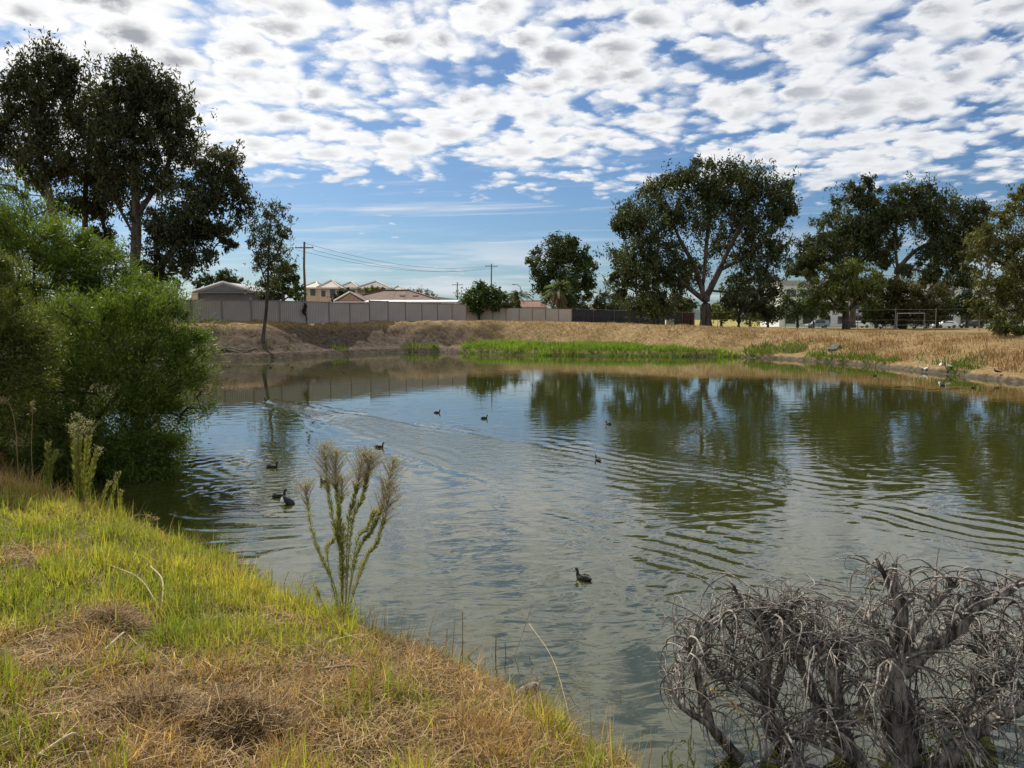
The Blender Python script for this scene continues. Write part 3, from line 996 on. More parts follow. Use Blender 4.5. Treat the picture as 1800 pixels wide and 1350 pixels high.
M_CREAM = mat('cream_render', (.55, .46, .34), .85, .2, var=.08, vscale=1.5)
M_BRICK = mat('pinkish_brick_wall', (.42, .27, .19), .9, .2, var=.15, vscale=4)
M_ROOFC = mat('pale_tile_roof', (.48, .42, .36), .8, .3, var=.12, vscale=2, bump=.3, bscale=6)
M_ROOFG = mat('grey_tile_roof', (.24, .215, .20), .8, .3, var=.15, vscale=2, bump=.3, bscale=6)
M_ROOFB = mat('brown_tile_roof', (.135, .085, .065), .85, .25, var=.22, vscale=2, bump=.4, bscale=6)
M_ROOFR = mat('reddish_tile_roof', (.22, .12, .085), .85, .25, var=.2, vscale=2, bump=.4, bscale=6)
M_RIDGE = mat('pale_ridge_tile', (.62, .57, .50), .8, .3)
M_SHED = mat('grey_shed_wall', (.13, .135, .15), .7, .3, var=.1, vscale=1)
M_SHEDROOF = mat('weathered_sheet_roof', (.30, .29, .285), .6, .4, var=.12, vscale=.8)
M_WHITE = mat('white_paint', (.66, .66, .65), .6, .3, var=.04, vscale=.5)
M_GLASS = mat('dark_window_glass', (.02, .025, .03), .08, .6)
M_PARAPET = mat('grey_parapet', (.33, .34, .35), .7, .3)
M_POLE = mat('weathered_pole_wood', (.13, .105, .085), .9, .2, var=.25, vscale=4)
M_GALV = mat('galvanised_steel', (.15, .153, .155), .6, .3, metal=.2)
M_WIRE = mat('overhead_cable', (.05, .05, .055), .6, .3)


def box_part(name, m, parent, *a):
    return MB().box(*a).build(name, m, parent)


def hip_roof(mb, w, d, z0, z1, over=.45, ridge=None):
    """hip roof centred on 0,0; ridge runs along x"""
    X, Yy = w / 2 + over, d / 2 + over
    r = max(.05, (w - d) / 2) if ridge is None else ridge
    t = .18
    mb.add([(-X, -Yy, z0 - t), (X, -Yy, z0 - t), (X, Yy, z0 - t), (-X, Yy, z0 - t), (-X, -Yy, z0), (X, -Yy, z0), (X, Yy, z0), (-X, Yy, z0), (-r, 0, z1), (r, 0, z1)],
           [(3, 2, 1, 0), (0, 1, 5, 4), (1, 2, 6, 5), (2, 3, 7, 6), (3, 0, 4, 7), (4, 5, 9, 8), (5, 6, 9), (6, 7, 8, 9), (7, 4, 8)])
    return X, Yy, r


def house(name, label, cat, px0, px1, eave, ridge, Y, depth, wallm, roofm, kind='hip', windows=(), rz=0.0, group=None, ridgew=None):
    a, b = at(px0, eave, Y), at(px1, eave, Y)
    zr = at(px0, ridge, Y + depth * .5)[2]
    w = b[0] - a[0]
    xc = (a[0] + b[0]) / 2
    g0 = gz(xc, Y) - .1
    ze, zr = a[2] - g0, zr - g0
    root = empty(name, (xc, Y + depth / 2, g0), rz)
    w2, d2 = w / 2 - .45, depth / 2 - .45
    box_part('wall', wallm, root, -w2, w2, -d2, d2, 0, ze - .12)
    if kind == 'hip':
        mb = MB()
        X, Yy, r = hip_roof(mb, w2 * 2, d2 * 2, ze, zr, ridge=ridgew)
        rf = mb.build('roof', roofm, root)
        caps = MB()
        for p, q in (((-X, -Yy, ze), (-r, 0, zr)), ((X, -Yy, ze), (r, 0, zr)), ((-r, 0, zr), (r, 0, zr)), ((-X, Yy, ze), (-r, 0, zr)), ((X, Yy, ze), (r, 0, zr))):
            p, q = np.array(p, float), np.array(q, float)
            caps.tube([p + (0, 0, .04), q + (0, 0, .04)], .13, 5)
        caps.build('ridge_caps', M_RIDGE if roofm is not M_ROOFB else M_ROOFB, rf)
    elif kind == 'gable':                                     # gable end faces the viewer
        mb = MB().prism([(-w / 2, ze - .1), (w / 2, ze - .1), (w / 2, ze + .06), (0, zr), (-w / 2, ze + .06)], 'y', -d2 - .3, d2 + .3)
        rf = mb.build('roof', roofm, root)
        MB().prism([(-w2, ze - .1), (w2, ze - .1), (0, zr - .25)], 'y', -d2 - .33, -d2 - .2).build('gable_wall', wallm, root)
        for s in (-1, 1):
            MB().tube([(s * w / 2, -d2 - .34, ze), (0, -d2 - .34, zr)], .11, 4).build('barge_board', M_WHITE, rf)
    elif kind == 'side':                                      # ridge runs along x
        mb = MB().prism([(-d2 - .4, ze - .1), (d2 + .4, ze - .1), (d2 + .4, ze + .05), (0, zr), (-d2 - .4, ze + .05)], 'x', -w / 2, w / 2)
        rf = mb.build('roof', roofm, root)
        MB().tube([(-w / 2, 0, zr + .03), (w / 2, 0, zr + .03)], .12, 5).build('ridge_caps', M_RIDGE if roofm is M_ROOFR else roofm, rf)
    MB().box(-w / 2, w / 2, -depth / 2 - .12, -depth / 2 - .0, ze - .2, ze - .06).build('gutter', M_WHITE if wallm is not M_SHED else M_GALV, root)
    for wx, wz, ww, wh in windows:
        f = MB().box(wx - ww / 2 - .08, wx + ww / 2 + .08, -d2 - .06, -d2 + .05, wz - .08, wz + wh + .08).build('window', M_WHITE, root)
        MB().box(wx - ww / 2, wx + ww / 2, -d2 - .09, -d2 - .03, wz, wz + wh).build('pane', M_GLASS, f)
    tag(root, label, cat, group)
    return root


sh = house('shed', 'long grey shed with low-pitched sheet roof behind the left fence', 'shed', 338, 446, 512, 499, 78, 9, M_SHED, M_SHEDROOF, 'gable')
box_part('end_wall', M_CREAM, sh, -3.4, -2.75, -4.45, -4.12, 0, 3.1)
G3 = 'pale hip-roofed townhouses behind the fence'
house('townhouse', 'leftmost cream townhouse just right of the tall utility pole', 'house', 530, 561, 505, 496, 122, 7, M_CREAM, M_ROOFC, windows=((.3, 4.3, .9, 1.1),), group=G3)
house('townhouse', 'cream townhouse with bright pyramid roof, second from the pole', 'house', 557, 597, 505, 493, 118, 4.6, M_CREAM, M_ROOFC, windows=((.6, 4.0, .9, 1.2), (-.9, 4.0, .7, 1.0)), group=G3)
house('townhouse', 'townhouse with greyer roof between two paler roofs', 'house', 594, 630, 505, 496, 124, 4.6, M_CREAM, M_ROOFG, windows=((.4, 4.2, .8, 1.1),), group=G3)
house('townhouse', 'widest grey-roofed townhouse above the brown tiled roof', 'house', 622, 688, 507, 495, 126, 6.2, M_CREAM, M_ROOFG, windows=((-1, 4.2, .9, 1.1), (1.4, 4.2, .9, 1.1)), group=G3)
house('townhouse', 'smallest townhouse roof at the right end of the row', 'house', 684, 711, 511, 503, 130, 4, M_CREAM, M_ROOFC, windows=((.2, 4.0, .7, 1.0),), group=G3)
house('tiled_house', 'house with long brown tiled roof and white skylights behind the fence', 'house', 604, 770, 527, 511, 98, 9, M_BRICK, M_ROOFB, 'hip')
house('gable_wing', 'pinkish brick gable end with white barge boards behind the fence', 'house', 586, 644, 529, 514, 93, 5, M_BRICK, M_ROOFB, 'gable')
sk = bpy.data.objects['tiled_house']
for sx in (1.2, 3.0):
    MB().box(sx - .35, sx + .35, -2.75, -2.05, 3.55, 3.72).build('skylight', M_WHITE, sk).rotation_euler = (0, 0, 0)
pr = empty('patio_roof', (*at(725, 533, 90)[:2], gz(-12, 90)))
zt = at(725, 532, 90)[2] - pr.location.z
MB().prism([(-1.6, zt - .02), (1.6, zt + .25), (1.6, zt + .37), (-1.6, zt + .1)], 'x', -5.6, 5.6).build('roof_sheet', M_WHITE, pr)
for sx in (-5.4, -1.8, 1.8, 5.4):
    for sy in (-1.5, 1.5):
        MB().box(sx - .05, sx + .05, sy - .05, sy + .05, 0, zt + .02).build('post', M_WHITE, pr)
tag(pr, 'flat white patio roof just above the fence right of the brick gable', 'patio roof')
house('far_house', 'reddish roofed house behind the pale fence by the small far palm', 'house', 912, 962, 540, 529, 128, 7, M_CREAM, M_ROOFR, 'side', windows=((0, 1.0, 1.2, 1.1),))
house('far_house', 'small reddish roof between the lone dense tree and the bamboo bush', 'house', 1036, 1066, 541, 531, 132, 6, M_CREAM, M_ROOFR, 'hip')

wb = empty('white_building', (*at(1590, 560, 176)[:2], .9))
hw, ht = 30.0, at(1590, 495, 176)[2] - .9
box_part('wall', M_WHITE, wb, -hw, hw, 0, 14, 0, ht)
box_part('parapet', M_PARAPET, wb, -hw - .2, hw + .2, -.22, 14.2, ht - .9, ht + .25)
for i in range(14):
    for j, zf in enumerate((1.2, 4.6, 7.6)):
        cx = -hw + 2.6 + i * 4.2
        f = MB().box(cx - 1.25, cx + 1.25, -.10, .05, zf - .1, zf + 1.75).build('window', M_PARAPET, wb)
        MB().box(cx - 1.15, cx + 1.15, -.14, -.06, zf, zf + 1.65).build('pane', M_GLASS, f)
    if i % 3 == 1:
        MB().prism([(-1.3, 3.2), (-.02, 3.7), (-.02, 3.85), (-1.3, 3.35)], 'x', cx - 1.7, cx + 1.7).build('awning', M_PARAPET, wb)
tag(wb, 'long white commercial building behind the dark gums on the right', 'building')


def fence(name, label, legs, height, colm, postm, group=None, rib=.19, posts_proud=.03):
    """legs: (x0,y0,x1,y1,panels); every panel a ribbed sheet of its own"""
    x0, y0 = legs[0][:2]
    z0 = gz(x0, y0)
    root = empty(name, (x0, y0, z0))
    for (ax, ay, bx, by, n) in legs:
        L = math.hypot(bx - ax, by - ay) / n
        ang = math.atan2(by - ay, bx - ax)
        k = max(4, int(round(L / rib)))
        pts = []
        for i in range(k):
            for f, dpt in ((0, 0), (.30, 0), (.42, .035), (.80, .035), (.92, 0)):
                pts.append(((i + f) / k * (L - .06) + .03, dpt))
        pts.append((L - .03, 0))
        nn = len(pts)
        V = [(p[0], -p[1], .06) for p in pts] + [(p[0], -p[1], height - .04) for p in pts]
        F = [(i, i + 1, nn + i + 1, nn + i) for i in range(nn - 1)]
        me = bpy.data.meshes.new('panel'); me.from_pydata(V, [], F); me.materials.append(colm)
        mr = MB().box(0, L, -.05, .02, 0, .07).box(0, L, -.05, .02, height - .06, height)
        mr_me = None
        for i in range(n + 1):
            px_, py_ = ax + (bx - ax) * i / n, ay + (by - ay) * i / n
            zz = gz(px_, py_) - .04 - z0
            if i < n:
                qx, qy = ax + (bx - ax) * (i + 1) / n, ay + (by - ay) * (i + 1) / n
                zz2 = min(zz, gz(qx, qy) - .04 - z0)
                p = bpy.data.objects.new('panel', me); COL.objects.link(p); p.parent = root
                p.location = (px_ - x0, py_ - y0, zz2); p.rotation_euler = (0, 0, ang)
                if mr_me is None:
                    r_ = mr.build('rail', postm, root); mr_me = r_.data
                else:
                    r_ = bpy.data.objects.new('rail', mr_me); COL.objects.link(r_); r_.parent = root
                r_.location = p.location; r_.rotation_euler = (0, 0, ang)
            if i == 0:
                po = MB().box(-.035, .035, -.09, .05, -.3, height + .03).build('post', postm, root); pme = po.data
            else:
                po = bpy.data.objects.new('post', pme); COL.objects.link(po); po.parent = root
            po.location = (px_ - x0, py_ - y0, zz); po.rotation_euler = (0, 0, ang)
    tag(root, label, 'fence', group)
    return root


M_FENCE = mat('beige_grey_steel_sheet', (.38, .345, .325), .5, .3, var=.05, vscale=.7)
M_FENCEPOST = mat('beige_grey_steel_post', (.24, .21, .195), .5, .35)
M_FENCE2 = mat('cream_steel_sheet', (.50, .46, .41), .5, .3, var=.05, vscale=.7)
A0, A1, A2 = at(337, 560, 61), at(539, 560, 66), at(819, 560, 86)
step = (A1 - A0) / 4
A00 = A0 - step * 2
fe = fence('steel_fence', 'long beige-grey ribbed steel fence along the left bank', [(A00[0], A00[1], A1[0], A1[1], 6), (A1[0], A1[1], A2[0], A2[1], 9)], 2.02, M_FENCE, M_FENCEPOST)
B0, B1, B2 = at(819.5, 560, 108.5), at(959, 560, 109), at(1005, 560, 107)
fence('steel_fence', 'farther pale cream steel fence below the round green bush', [(B0[0], B0[1], B1[0], B1[1], 6), (B1[0], B1[1], B2[0], B2[1], 2)], 2.0, M_FENCE2, M_FENCEPOST)
# burnt streak on one panel
sc_p = at(535.5, 545, 65.7) - np.array(fe.location)
pts = []
for i in range(26):
    t = i / 25.
    pts.append((.10 * math.sin(t * 9) + random.uniform(-.03, .03) + .12 * t, t))
V, F = [], []
for i, (o_, t) in enumerate(pts):
    wd = .05 + .16 * math.sin(min(1, t * 1.3) * math.pi) * random.uniform(.6, 1.2)
    V += [(o_ - wd, 0, 1.75 - 1.6 * t), (o_ + wd, 0, 1.75 - 1.6 * t)]
    if i: F.append((2 * i - 2, 2 * i - 1, 2 * i + 1, 2 * i))
me = bpy.data.meshes.new('scorch_mark'); me.from_pydata(V, [], F); me.materials.append(mat('soot', (.02, .02, .02), .9, .1))
so = bpy.data.objects.new('scorch_mark', me); COL.objects.link(so); so.parent = fe
so.location = (sc_p[0], sc_p[1] - .12, -.03); so.rotation_euler = (0, 0, math.atan2(*(A1 - A0)[1::-1]))

M_SHADE = mat('dark_shade_cloth', (.045, .048, .055), .9, .1, var=.2, vscale=2)
M_MAROON = mat('maroon_sheet', (.06, .028, .026), .7, .2)


def mesh_fence(name, label, pts, height, fill):
    x0, y0 = pts[0]
    z0 = gz(x0, y0)
    root = empty(name, (x0, y0, z0))
    tops = []
    for i, (x, y) in enumerate(pts):
        z = gz(x, y) - z0
        MB().tube([(x - x0, y - y0, z - .3), (x - x0, y - y0, z + height + .12)], .03, 6).build('post', M_GALV, root)
        tops.append((x - x0, y - y0, z))
    for i in range(len(tops) - 1):
        a, b = np.array(tops[i]), np.array(tops[i + 1])
        for h in (.1, height * .5, height):
            MB().tube([a + (0, 0, h), b + (0, 0, h)], .004 if h < height else .02, 4).build('wire' if h < height else 'top_rail', M_GALV, root) if (h < height or fill[0] is not None) else MB().tube([a + (0, 0, h), b + (0, 0, h)], .004, 4).build('wire', M_GALV, root)
        if fill[min(i, len(fill) - 1)] is not None:
            ang = math.atan2(b[1] - a[1], b[0] - a[0]); L = math.hypot(b[0] - a[0], b[1] - a[1])
            n = 12
            V, F = [], []
            for j in range(n + 1):
                dy = .06 * math.sin(j * 1.7 + i)
                V += [(L * j / n, dy, .02), (L * j / n, dy * .4, height - .04 + .04 * math.sin(j * 2.1))]
                if j: F.append((2 * j - 2, 2 * j, 2 * j + 1, 2 * j - 1))
            me = bpy.data.meshes.new('screen'); me.from_pydata(V, [], F); me.materials.append(fill[min(i, len(fill) - 1)])
            s_ = bpy.data.objects.new('screen', me); COL.objects.link(s_); s_.parent = root
            s_.location = (a[0], a[1] + .08, min(a[2], b[2])); s_.rotation_euler = (0, 0, ang)
    tag(root, label, 'fence')
    return root


D = [at(p, 560, y)[:2] for p, y in ((1006, 107), (1043, 106), (1080, 105), (1124, 103), (1171, 101), (1200, 100), (1220, 99))]
mesh_fence('screened_fence', 'dark cloth-screened wire fence left of the big gum trunk', [tuple(q) for q in D], 1.95, [M_SHADE, M_SHADE, M_SHADE, M_SHADE, M_SHADE, M_MAROON])
D = [at(p, 560, y)[:2] for p, y in ((1221, 98.5), (1262, 93), (1318, 86), (1381, 78), (1440, 73), (1508, 68.5), (1574, 65.5), (1645, 62), (1722, 59), (1805, 56), (1890, 53))]
mesh_fence('wire_fence', 'open chain-wire fence with thin posts along the top of the right bank', [tuple(q) for q in D], 1.85, [None])
ga, gb = at(1577, 560, 66.5), at(1625, 560, 64.5)
gr = empty('pipe_gate', (ga[0], ga[1], gz(ga[0], ga[1])))
L = math.hypot(gb[0] - ga[0], gb[1] - ga[1])
gr.rotation_euler = (0, 0, math.atan2(gb[1] - ga[1], gb[0] - ga[0]))
MB().tube([(0, 0, -.2), (0, 0, 1.55)], .045).build('post', M_GALV, gr)
MB().tube([(L, 0, -.2), (L, 0, 1.55)], .045).build('post', M_GALV, gr)
MB().tube([(0, -.02, 1.5), (L, -.02, 1.5)], .035).build('top_bar', M_GALV, gr)
MB().tube([(0, -.02, .45), (L, -.02, .45)], .025).build('lower_bar', M_GALV, gr)
tag(gr, 'galvanised pipe gate frame in front of the dark brownish bush', 'gate')


def pole(name, label, px, base_py, top_py, Y, arms, lean=0.0):
    b, t = at(px, base_py, Y), at(px + lean, top_py, Y)
    g0 = gz(b[0], b[1])
    root = empty(name, (b[0], b[1], g0))
    H = t[2] - g0
    dx = t[0] - b[0]
    MB().tube([(0, 0, -.5), (dx * .3 + .05, 0, H * .35), (dx * .6 - .04, 0, H * .7), (dx, 0, H)], np.array((.17, .15, .13, .11)), 8).build('pole', M_POLE, root, True)
    for f, w in arms:
        z = H * f
        ar = MB().box(dx - w, dx + w, -.16, -.06, z - .06, z + .06).build('crossarm', M_POLE, root)
        for s in (-.9, -.35, .35, .9):
            MB().tube([(dx + s * w, -.11, z + .06), (dx + s * w, -.11, z + .24)], np.array((.045, .03)), 6).build('insulator', M_WHITE, ar)
    tag(root, label, 'pole')
    return np.array((b[0] + dx, b[1], g0 + H))


p1 = pole('utility_pole', 'tall wooden utility pole with crossarm behind the left fence', 536, 566, 425, 84, ((.925, 1.05),), -1)
p2 = pole('utility_pole', 'short far utility pole with two crossarms at the end of the grey fence', 804, 560, 496, 170, ((.93, 1.3), (.72, 1.0)))
p3 = pole('utility_pole', 'utility pole rising behind the round green bush', 864, 560, 464, 150, ((.96, 1.3),))
for i, (dz, dx) in enumerate(((-.9, -.9), (-.9, .9), (-.15, 0))):
    a = p1 + np.array((dx, -.1, dz)); b = p3 + np.array((dx, -.1, dz * .6 - .1))
    t = np.linspace(0, 1, 30)[:, None]
    pts = a * (1 - t) + b * t - np.array((0, 0, 1.0)) * (4 * 1.6 * t * (1 - t))
    v, f = tube_arrays([(pts, np.full(30, .018))], 4)
    o = npmesh('overhead_wire', v, f, M_WIRE, origin=a)
    tag(o, ('lowest left overhead wire running right from the tall pole', 'lower right overhead wire running from the tall pole', 'topmost overhead wire running from the tip of the tall pole')[i], 'wire', 'wires between the utility poles')
b = at(916, 560, 135); g0 = gz(b[0], b[1])
sl = empty('street_lamp', (b[0], b[1], g0))
H = at(916, 500, 135)[2] - g0
MB().tube([(0, 0, -.3), (0, 0, H * .8), (-.15, 0, H * .93), (-.7, 0, H), (-1.1, 0, H)], np.array((.09, .07, .06, .05, .04)), 7).build('post', M_GALV, sl, True)
MB().prism([(-1.75, H - .06), (-1.05, H - .08), (-1.05, H + .06), (-1.6, H + .05)], 'y', -.12, .12).build('lamp_head', M_GALV, sl)
tag(sl, 'curved grey street lamp behind the yellowish bush', 'street lamp')


# palms and a layered conifer
def palm(name, label, px, base_py, crown_py, Y, nf, fl, colr, seed, skirt=True, r=.28):
    g = np.random.default_rng(seed)
    b = at(px, base_py, Y); g0 = gz(b[0], b[1]); H = at(px, crown_py, Y)[2] - g0
    root = empty(name, (b[0], b[1], g0))
    MB().tube([(0, 0, -.3), (.05, 0, H * .5), (0, 0, H)], np.array((r * 1.2, r, r * .8)), 9).build('trunk', M_DARKBARK, root, True)

    def fronds(n, el0, el1, ln, name_, cols, m_):
        V, F, Cc, bs = [], [], [], 0
        for i in range(n):
            az = g.uniform(0, 2 * math.pi); el = R(g.uniform(el0, el1)); L_ = ln * g.uniform(.8, 1.15)
            d = np.array((math.cos(az) * math.cos(el), math.sin(az) * math.cos(el), math.sin(el)))
            side = np.array((-math.sin(az), math.cos(az), 0))
            t = np.linspace(0, 1, 9)
            rach = np.array((0, 0, H)) + d[None] * (L_ * t)[:, None] - np.array((0, 0, 1.0))[None] * (L_ * .45 * t ** 2)[:, None]
            c = np.array(cols[0]) * (1 - g.uniform()) + np.array(cols[1]) * g.uniform()
            for j in range(2, 9):
                for s in (-1, 1):
                    for q in range(2):
                        p = rach[j] - (rach[j] - rach[j - 1]) * .5 * q
                        tip = p + side * s * L_ * .30 * (1.15 - t[j]) + (rach[j] - rach[j - 1]) * 1.2 - np.array((0, 0, L_ * .12))
                        w = (rach[j] - rach[j - 1]) * .22
                        V += [p - w, p + w, tip]
                        F.append((bs, bs + 1, bs + 2)); bs += 3
                        Cc += [c] * 3
        return npmesh(name_, np.array(V), np.array(F), m_, root, col=np.array(Cc))
    fronds(nf, -10, 75, fl, 'fronds', colr, M_LEAF)
    if skirt:
        fronds(nf, -75, -35, fl * .75, 'dead_skirt', ((.14, .10, .06), (.24, .18, .10)), M_STRAW)
    tag(root, label, 'palm')


palm('fan_palm', 'stout palm with brown skirt in front of the lone dense tree', 983, 564, 508, 112, 60, 2.5, ((.07, .10, .025), (.14, .17, .05)), 61, True, .4)
palm('feather_palm', 'small far palm with drooping fronds left of the lone dense tree', 912, 562, 521, 125, 16, 2.4, ((.05, .075, .025), (.10, .13, .05)), 62, False, .16)


def conifer(name, label, px, base_py, top_py, Y, rad, seed):
    g = np.random.default_rng(seed)
    b = at(px, base_py, Y); g0 = gz(b[0], b[1]); H = at(px, top_py, Y)[2] - g0
    root = empty(name, (b[0], b[1], g0))
    P, Cn, S = [(np.array([(0, 0, -.3), (0, 0, H * .5), (0, 0, H)], float), np.array((.2, .11, .03)))], [], []
    for z in np.arange(.12, 1.0, .055):
        for a in g.uniform(0, 2 * math.pi, 7):
            rr = rad * (1.05 - z)
            e = np.array((math.cos(a) * rr, math.sin(a) * rr, H * z + .12 * rr))
            P.append((np.array([(0, 0, H * z), e * (.5, .5, 1), e]), np.array((.03, .02, .01))))
            for f in (.35, .6, .85, 1.0):
                Cn.append((e[0] * f, e[1] * f, H * z + .12 * rr * f)); S.append(.10 * rr + .06)
    v, f = tube_arrays(P, 4)
    npmesh('trunk', v, f, M_DARKBARK, root)
    V, F, cc = leaves(np.array(Cn), np.array(S), 4200, .34, .09, -.2, ((.03, .055, .02), (.07, .10, .035)), seed, flat=.35)
    npmesh('crown', V, F, M_LEAF, root, col=cc)
    tag(root, label, 'tree')


conifer('layered_conifer', 'conifer with layered branches right behind the stout palm', 1004, 564, 466, 114, 2.6, 63)
conifer('layered_conifer', 'small dark conifer beside the far street lamp', 908, 562, 512, 120, 1.2, 64)


# ------------------------------------------------------------------ cars
def car(name, label, px, py, Y, colr, suv, rz):
    b = at(px, py, Y)
    g0 = gz(b[0], b[1])
    root = empty(name, (b[0], b[1], g0), rz)
    paint = mat('car_paint_' + name, colr, .3, .6)
    tyre = bpy.data.materials.get('tyre_rubber') or mat('tyre_rubber', (.02, .02, .02), .9, .1)
    h = 1.75 if suv else 1.45
    body = [(-2.2, .35), (2.15, .35), (2.25, .55), (2.2, .78), (1.3, .95), (-2.1, .95 if not suv else 1.05), (-2.25, .7)]
    cab = [(1.25, .94), (.55, h - .06), (.3, h), (-1.2, h), (-1.55, h - .08), (-2.05, .98)] if not suv else [(1.2, .94), (.6, h - .08), (.3, h), (-1.9, h), (-2.05, h - .1), (-2.15, 1.02)]
    MB().prism(body, 'y', -.87, .87).build('body', paint, root)
    n = len(cab)
    MB().add([(x, -.82 + .17 * (z - .94) / .6, z) for x, z in cab] + [(x, .82 - .17 * (z - .94) / .6, z) for x, z in cab],
             [tuple(range(n)), tuple(range(2 * n - 1, n - 1, -1))] + [(i, n + i, n + (i + 1) % n, (i + 1) % n) for i in range(n)]).build('cabin', paint, root)
    for s in (-1, 1):
        for x0, x1 in ((-1.35, -.35), (-.28, .75)):
            MB().add([(x0, s * .815, 1.0), (x1, s * .815, 1.0), (min(x1, .42), s * .70, h - .12), (max(x0, -1.2), s * .70, h - .12)], [(0, 1, 2, 3)]).build('side_window', M_GLASS, root)
        MB().box(2.16, 2.24, s * .6 - .2, s * .6 + .2, .62, .76).build('headlight', M_WHITE, root)
        for x in (-1.35, 1.35):
            a = np.arange(14) * 2 * math.pi / 14
            w = MB().prism([(x + .33 * math.cos(q), .33 + .33 * math.sin(q)) for q in a], 'y', s * .80 - .1, s * .80 + .1).build('wheel', tyre, root)
            MB().prism([(x + .2 * math.cos(q), .33 + .2 * math.sin(q)) for q in a], 'y', s * .905 - .01, s * .905 + .01).build('rim', M_GALV, w)
    tag(root, label, 'car', 'cars parked beyond the right bank')


car('parked_car', 'white hatchback parked left of the black car at the right', 1661, 577, 150, (.75, .76, .78), False, R(180))
car('parked_car', 'black car parked right of the white hatchback', 1706, 577, 150, (.02, .022, .026), False, R(180))
car('parked_car', 'grey-blue tall wagon parked left of the light green tree trunk', 1437, 572, 152, (.20, .24, .29), True, R(176))
car('parked_car', 'white car partly hidden right of the light green tree trunk', 1509, 574, 151, (.78, .78, .78), False, R(8))

# small things on the far banks
bx = at(1177, 567, 92)
o = empty('utility_box', (bx[0], bx[1], gz(bx[0], bx[1])))
MB().box(-.5, .5, -.3, .3, 0, .75).build('cabinet', M_WHITE, o); MB().box(-.55, .55, -.35, .35, .75, .82).build('lid', M_PARAPET, o)
tag(o, 'white utility cabinet at the foot of the screened fence', 'utility box')


def slab(name, label, px, py, Y, lx, ly, rz, tilt, m_):
    b = at(px, py, Y); g0 = gz(b[0], b[1])
    mb = MB()
    n = 7
    poly = [(-lx / 2, -ly / 2), (lx / 2 - .05, -ly / 2 + .04), (lx / 2, ly / 2 - .1), (lx / 2 - .2, ly / 2), (-lx / 2 + .06, ly / 2)]
    mb.prism(poly, 'z', -.06, .1)
    o = mb.build(name, m_)
    o.location = (b[0], b[1], g0 + .12); o.rotation_euler = (tilt, 0, rz)
    tag(o, label, 'slab')


slab('concrete_slab', 'grey concrete drain slab lying on the right bank slope', 1466, 624, 54.5, 0.6, 1.7, R(-34), R(12), mat('old_concrete', (.12, .115, .105), .9, .2, var=.2, vscale=3))


# ------------------------------------------------------------------ grasses
def blades(p, h, w, lean, seed, col, curl=.5, az=None):
    """bent blades of grass: three pairs of points each"""
    g = np.random.default_rng(seed)
    n = len(p)
    a = g.uniform(0, 2 * math.pi, n) if az is None else az
    d = np.stack([np.cos(a), np.sin(a), np.zeros(n)], -1)
    fa = a + g.uniform(-1.2, 1.2, n) + math.pi / 2
    s = np.stack([np.cos(fa), np.sin(fa), np.zeros(n)], -1) * (w * .5)[:, None]
    up = np.array((0, 0, 1.0))
    l = lean[:, None]; H = h[:, None]
    c = (curl * g.uniform(.3, 1.2, n))[:, None]
    p0 = p
    p1 = p + up * H * .52 * (1 - .3 * l) + d * H * .30 * l
    p2 = p + up * H * (1 - .62 * l * c - .25 * l) + d * H * (.62 * l + .35 * c * l)
    V = np.stack([p0 - s, p0 + s, p1 - s * .8, p1 + s * .8, p2 - s * .12, p2 + s * .12], 1).reshape(-1, 3)
    b = (np.arange(n) * 6)[:, None]
    F = np.concatenate([b + np.array([[0, 1, 3, 2]]), b + np.array([[2, 3, 5, 4]])])
    return V, F, np.repeat(col, 6, 0)


def lerpc(a, b, t):
    return np.array(a)[None] * (1 - t[:, None]) + np.array(b)[None] * t[:, None]


DRY = [(430, 1270, .95), (250, 1230, .7), (620, 1300, .6), (120, 1150, .45), (330, 1340, .8), (60, 790, 1.6), (160, 850, .7), (0, 840, .9), (40, 980, .35), (800, 1195, .5), (720, 1150, .3), (860, 1300, .4), (1020, 1290, .45), (560, 1190, .4), (200, 1095, .35)]
DRYC = [(ground_hit(a, b)[:2], r) for a, b, r in DRY]


def dryness(x, y):
    d = np.zeros_like(x)
    for c, r in DRYC:
        d = np.maximum(d, 1.0 * np.exp(-(((x - c[0]) ** 2 + (y - c[1]) ** 2) / r ** 2) ** 1.5))
    n = vnoise(x, y, 1.1, 31, 4)
    return np.clip(d * 1.05 * (.55 + .9 * vnoise(x, y, 3.0, 37, 2)) + sstep(n, .52, .76) * .55, 0, 1)


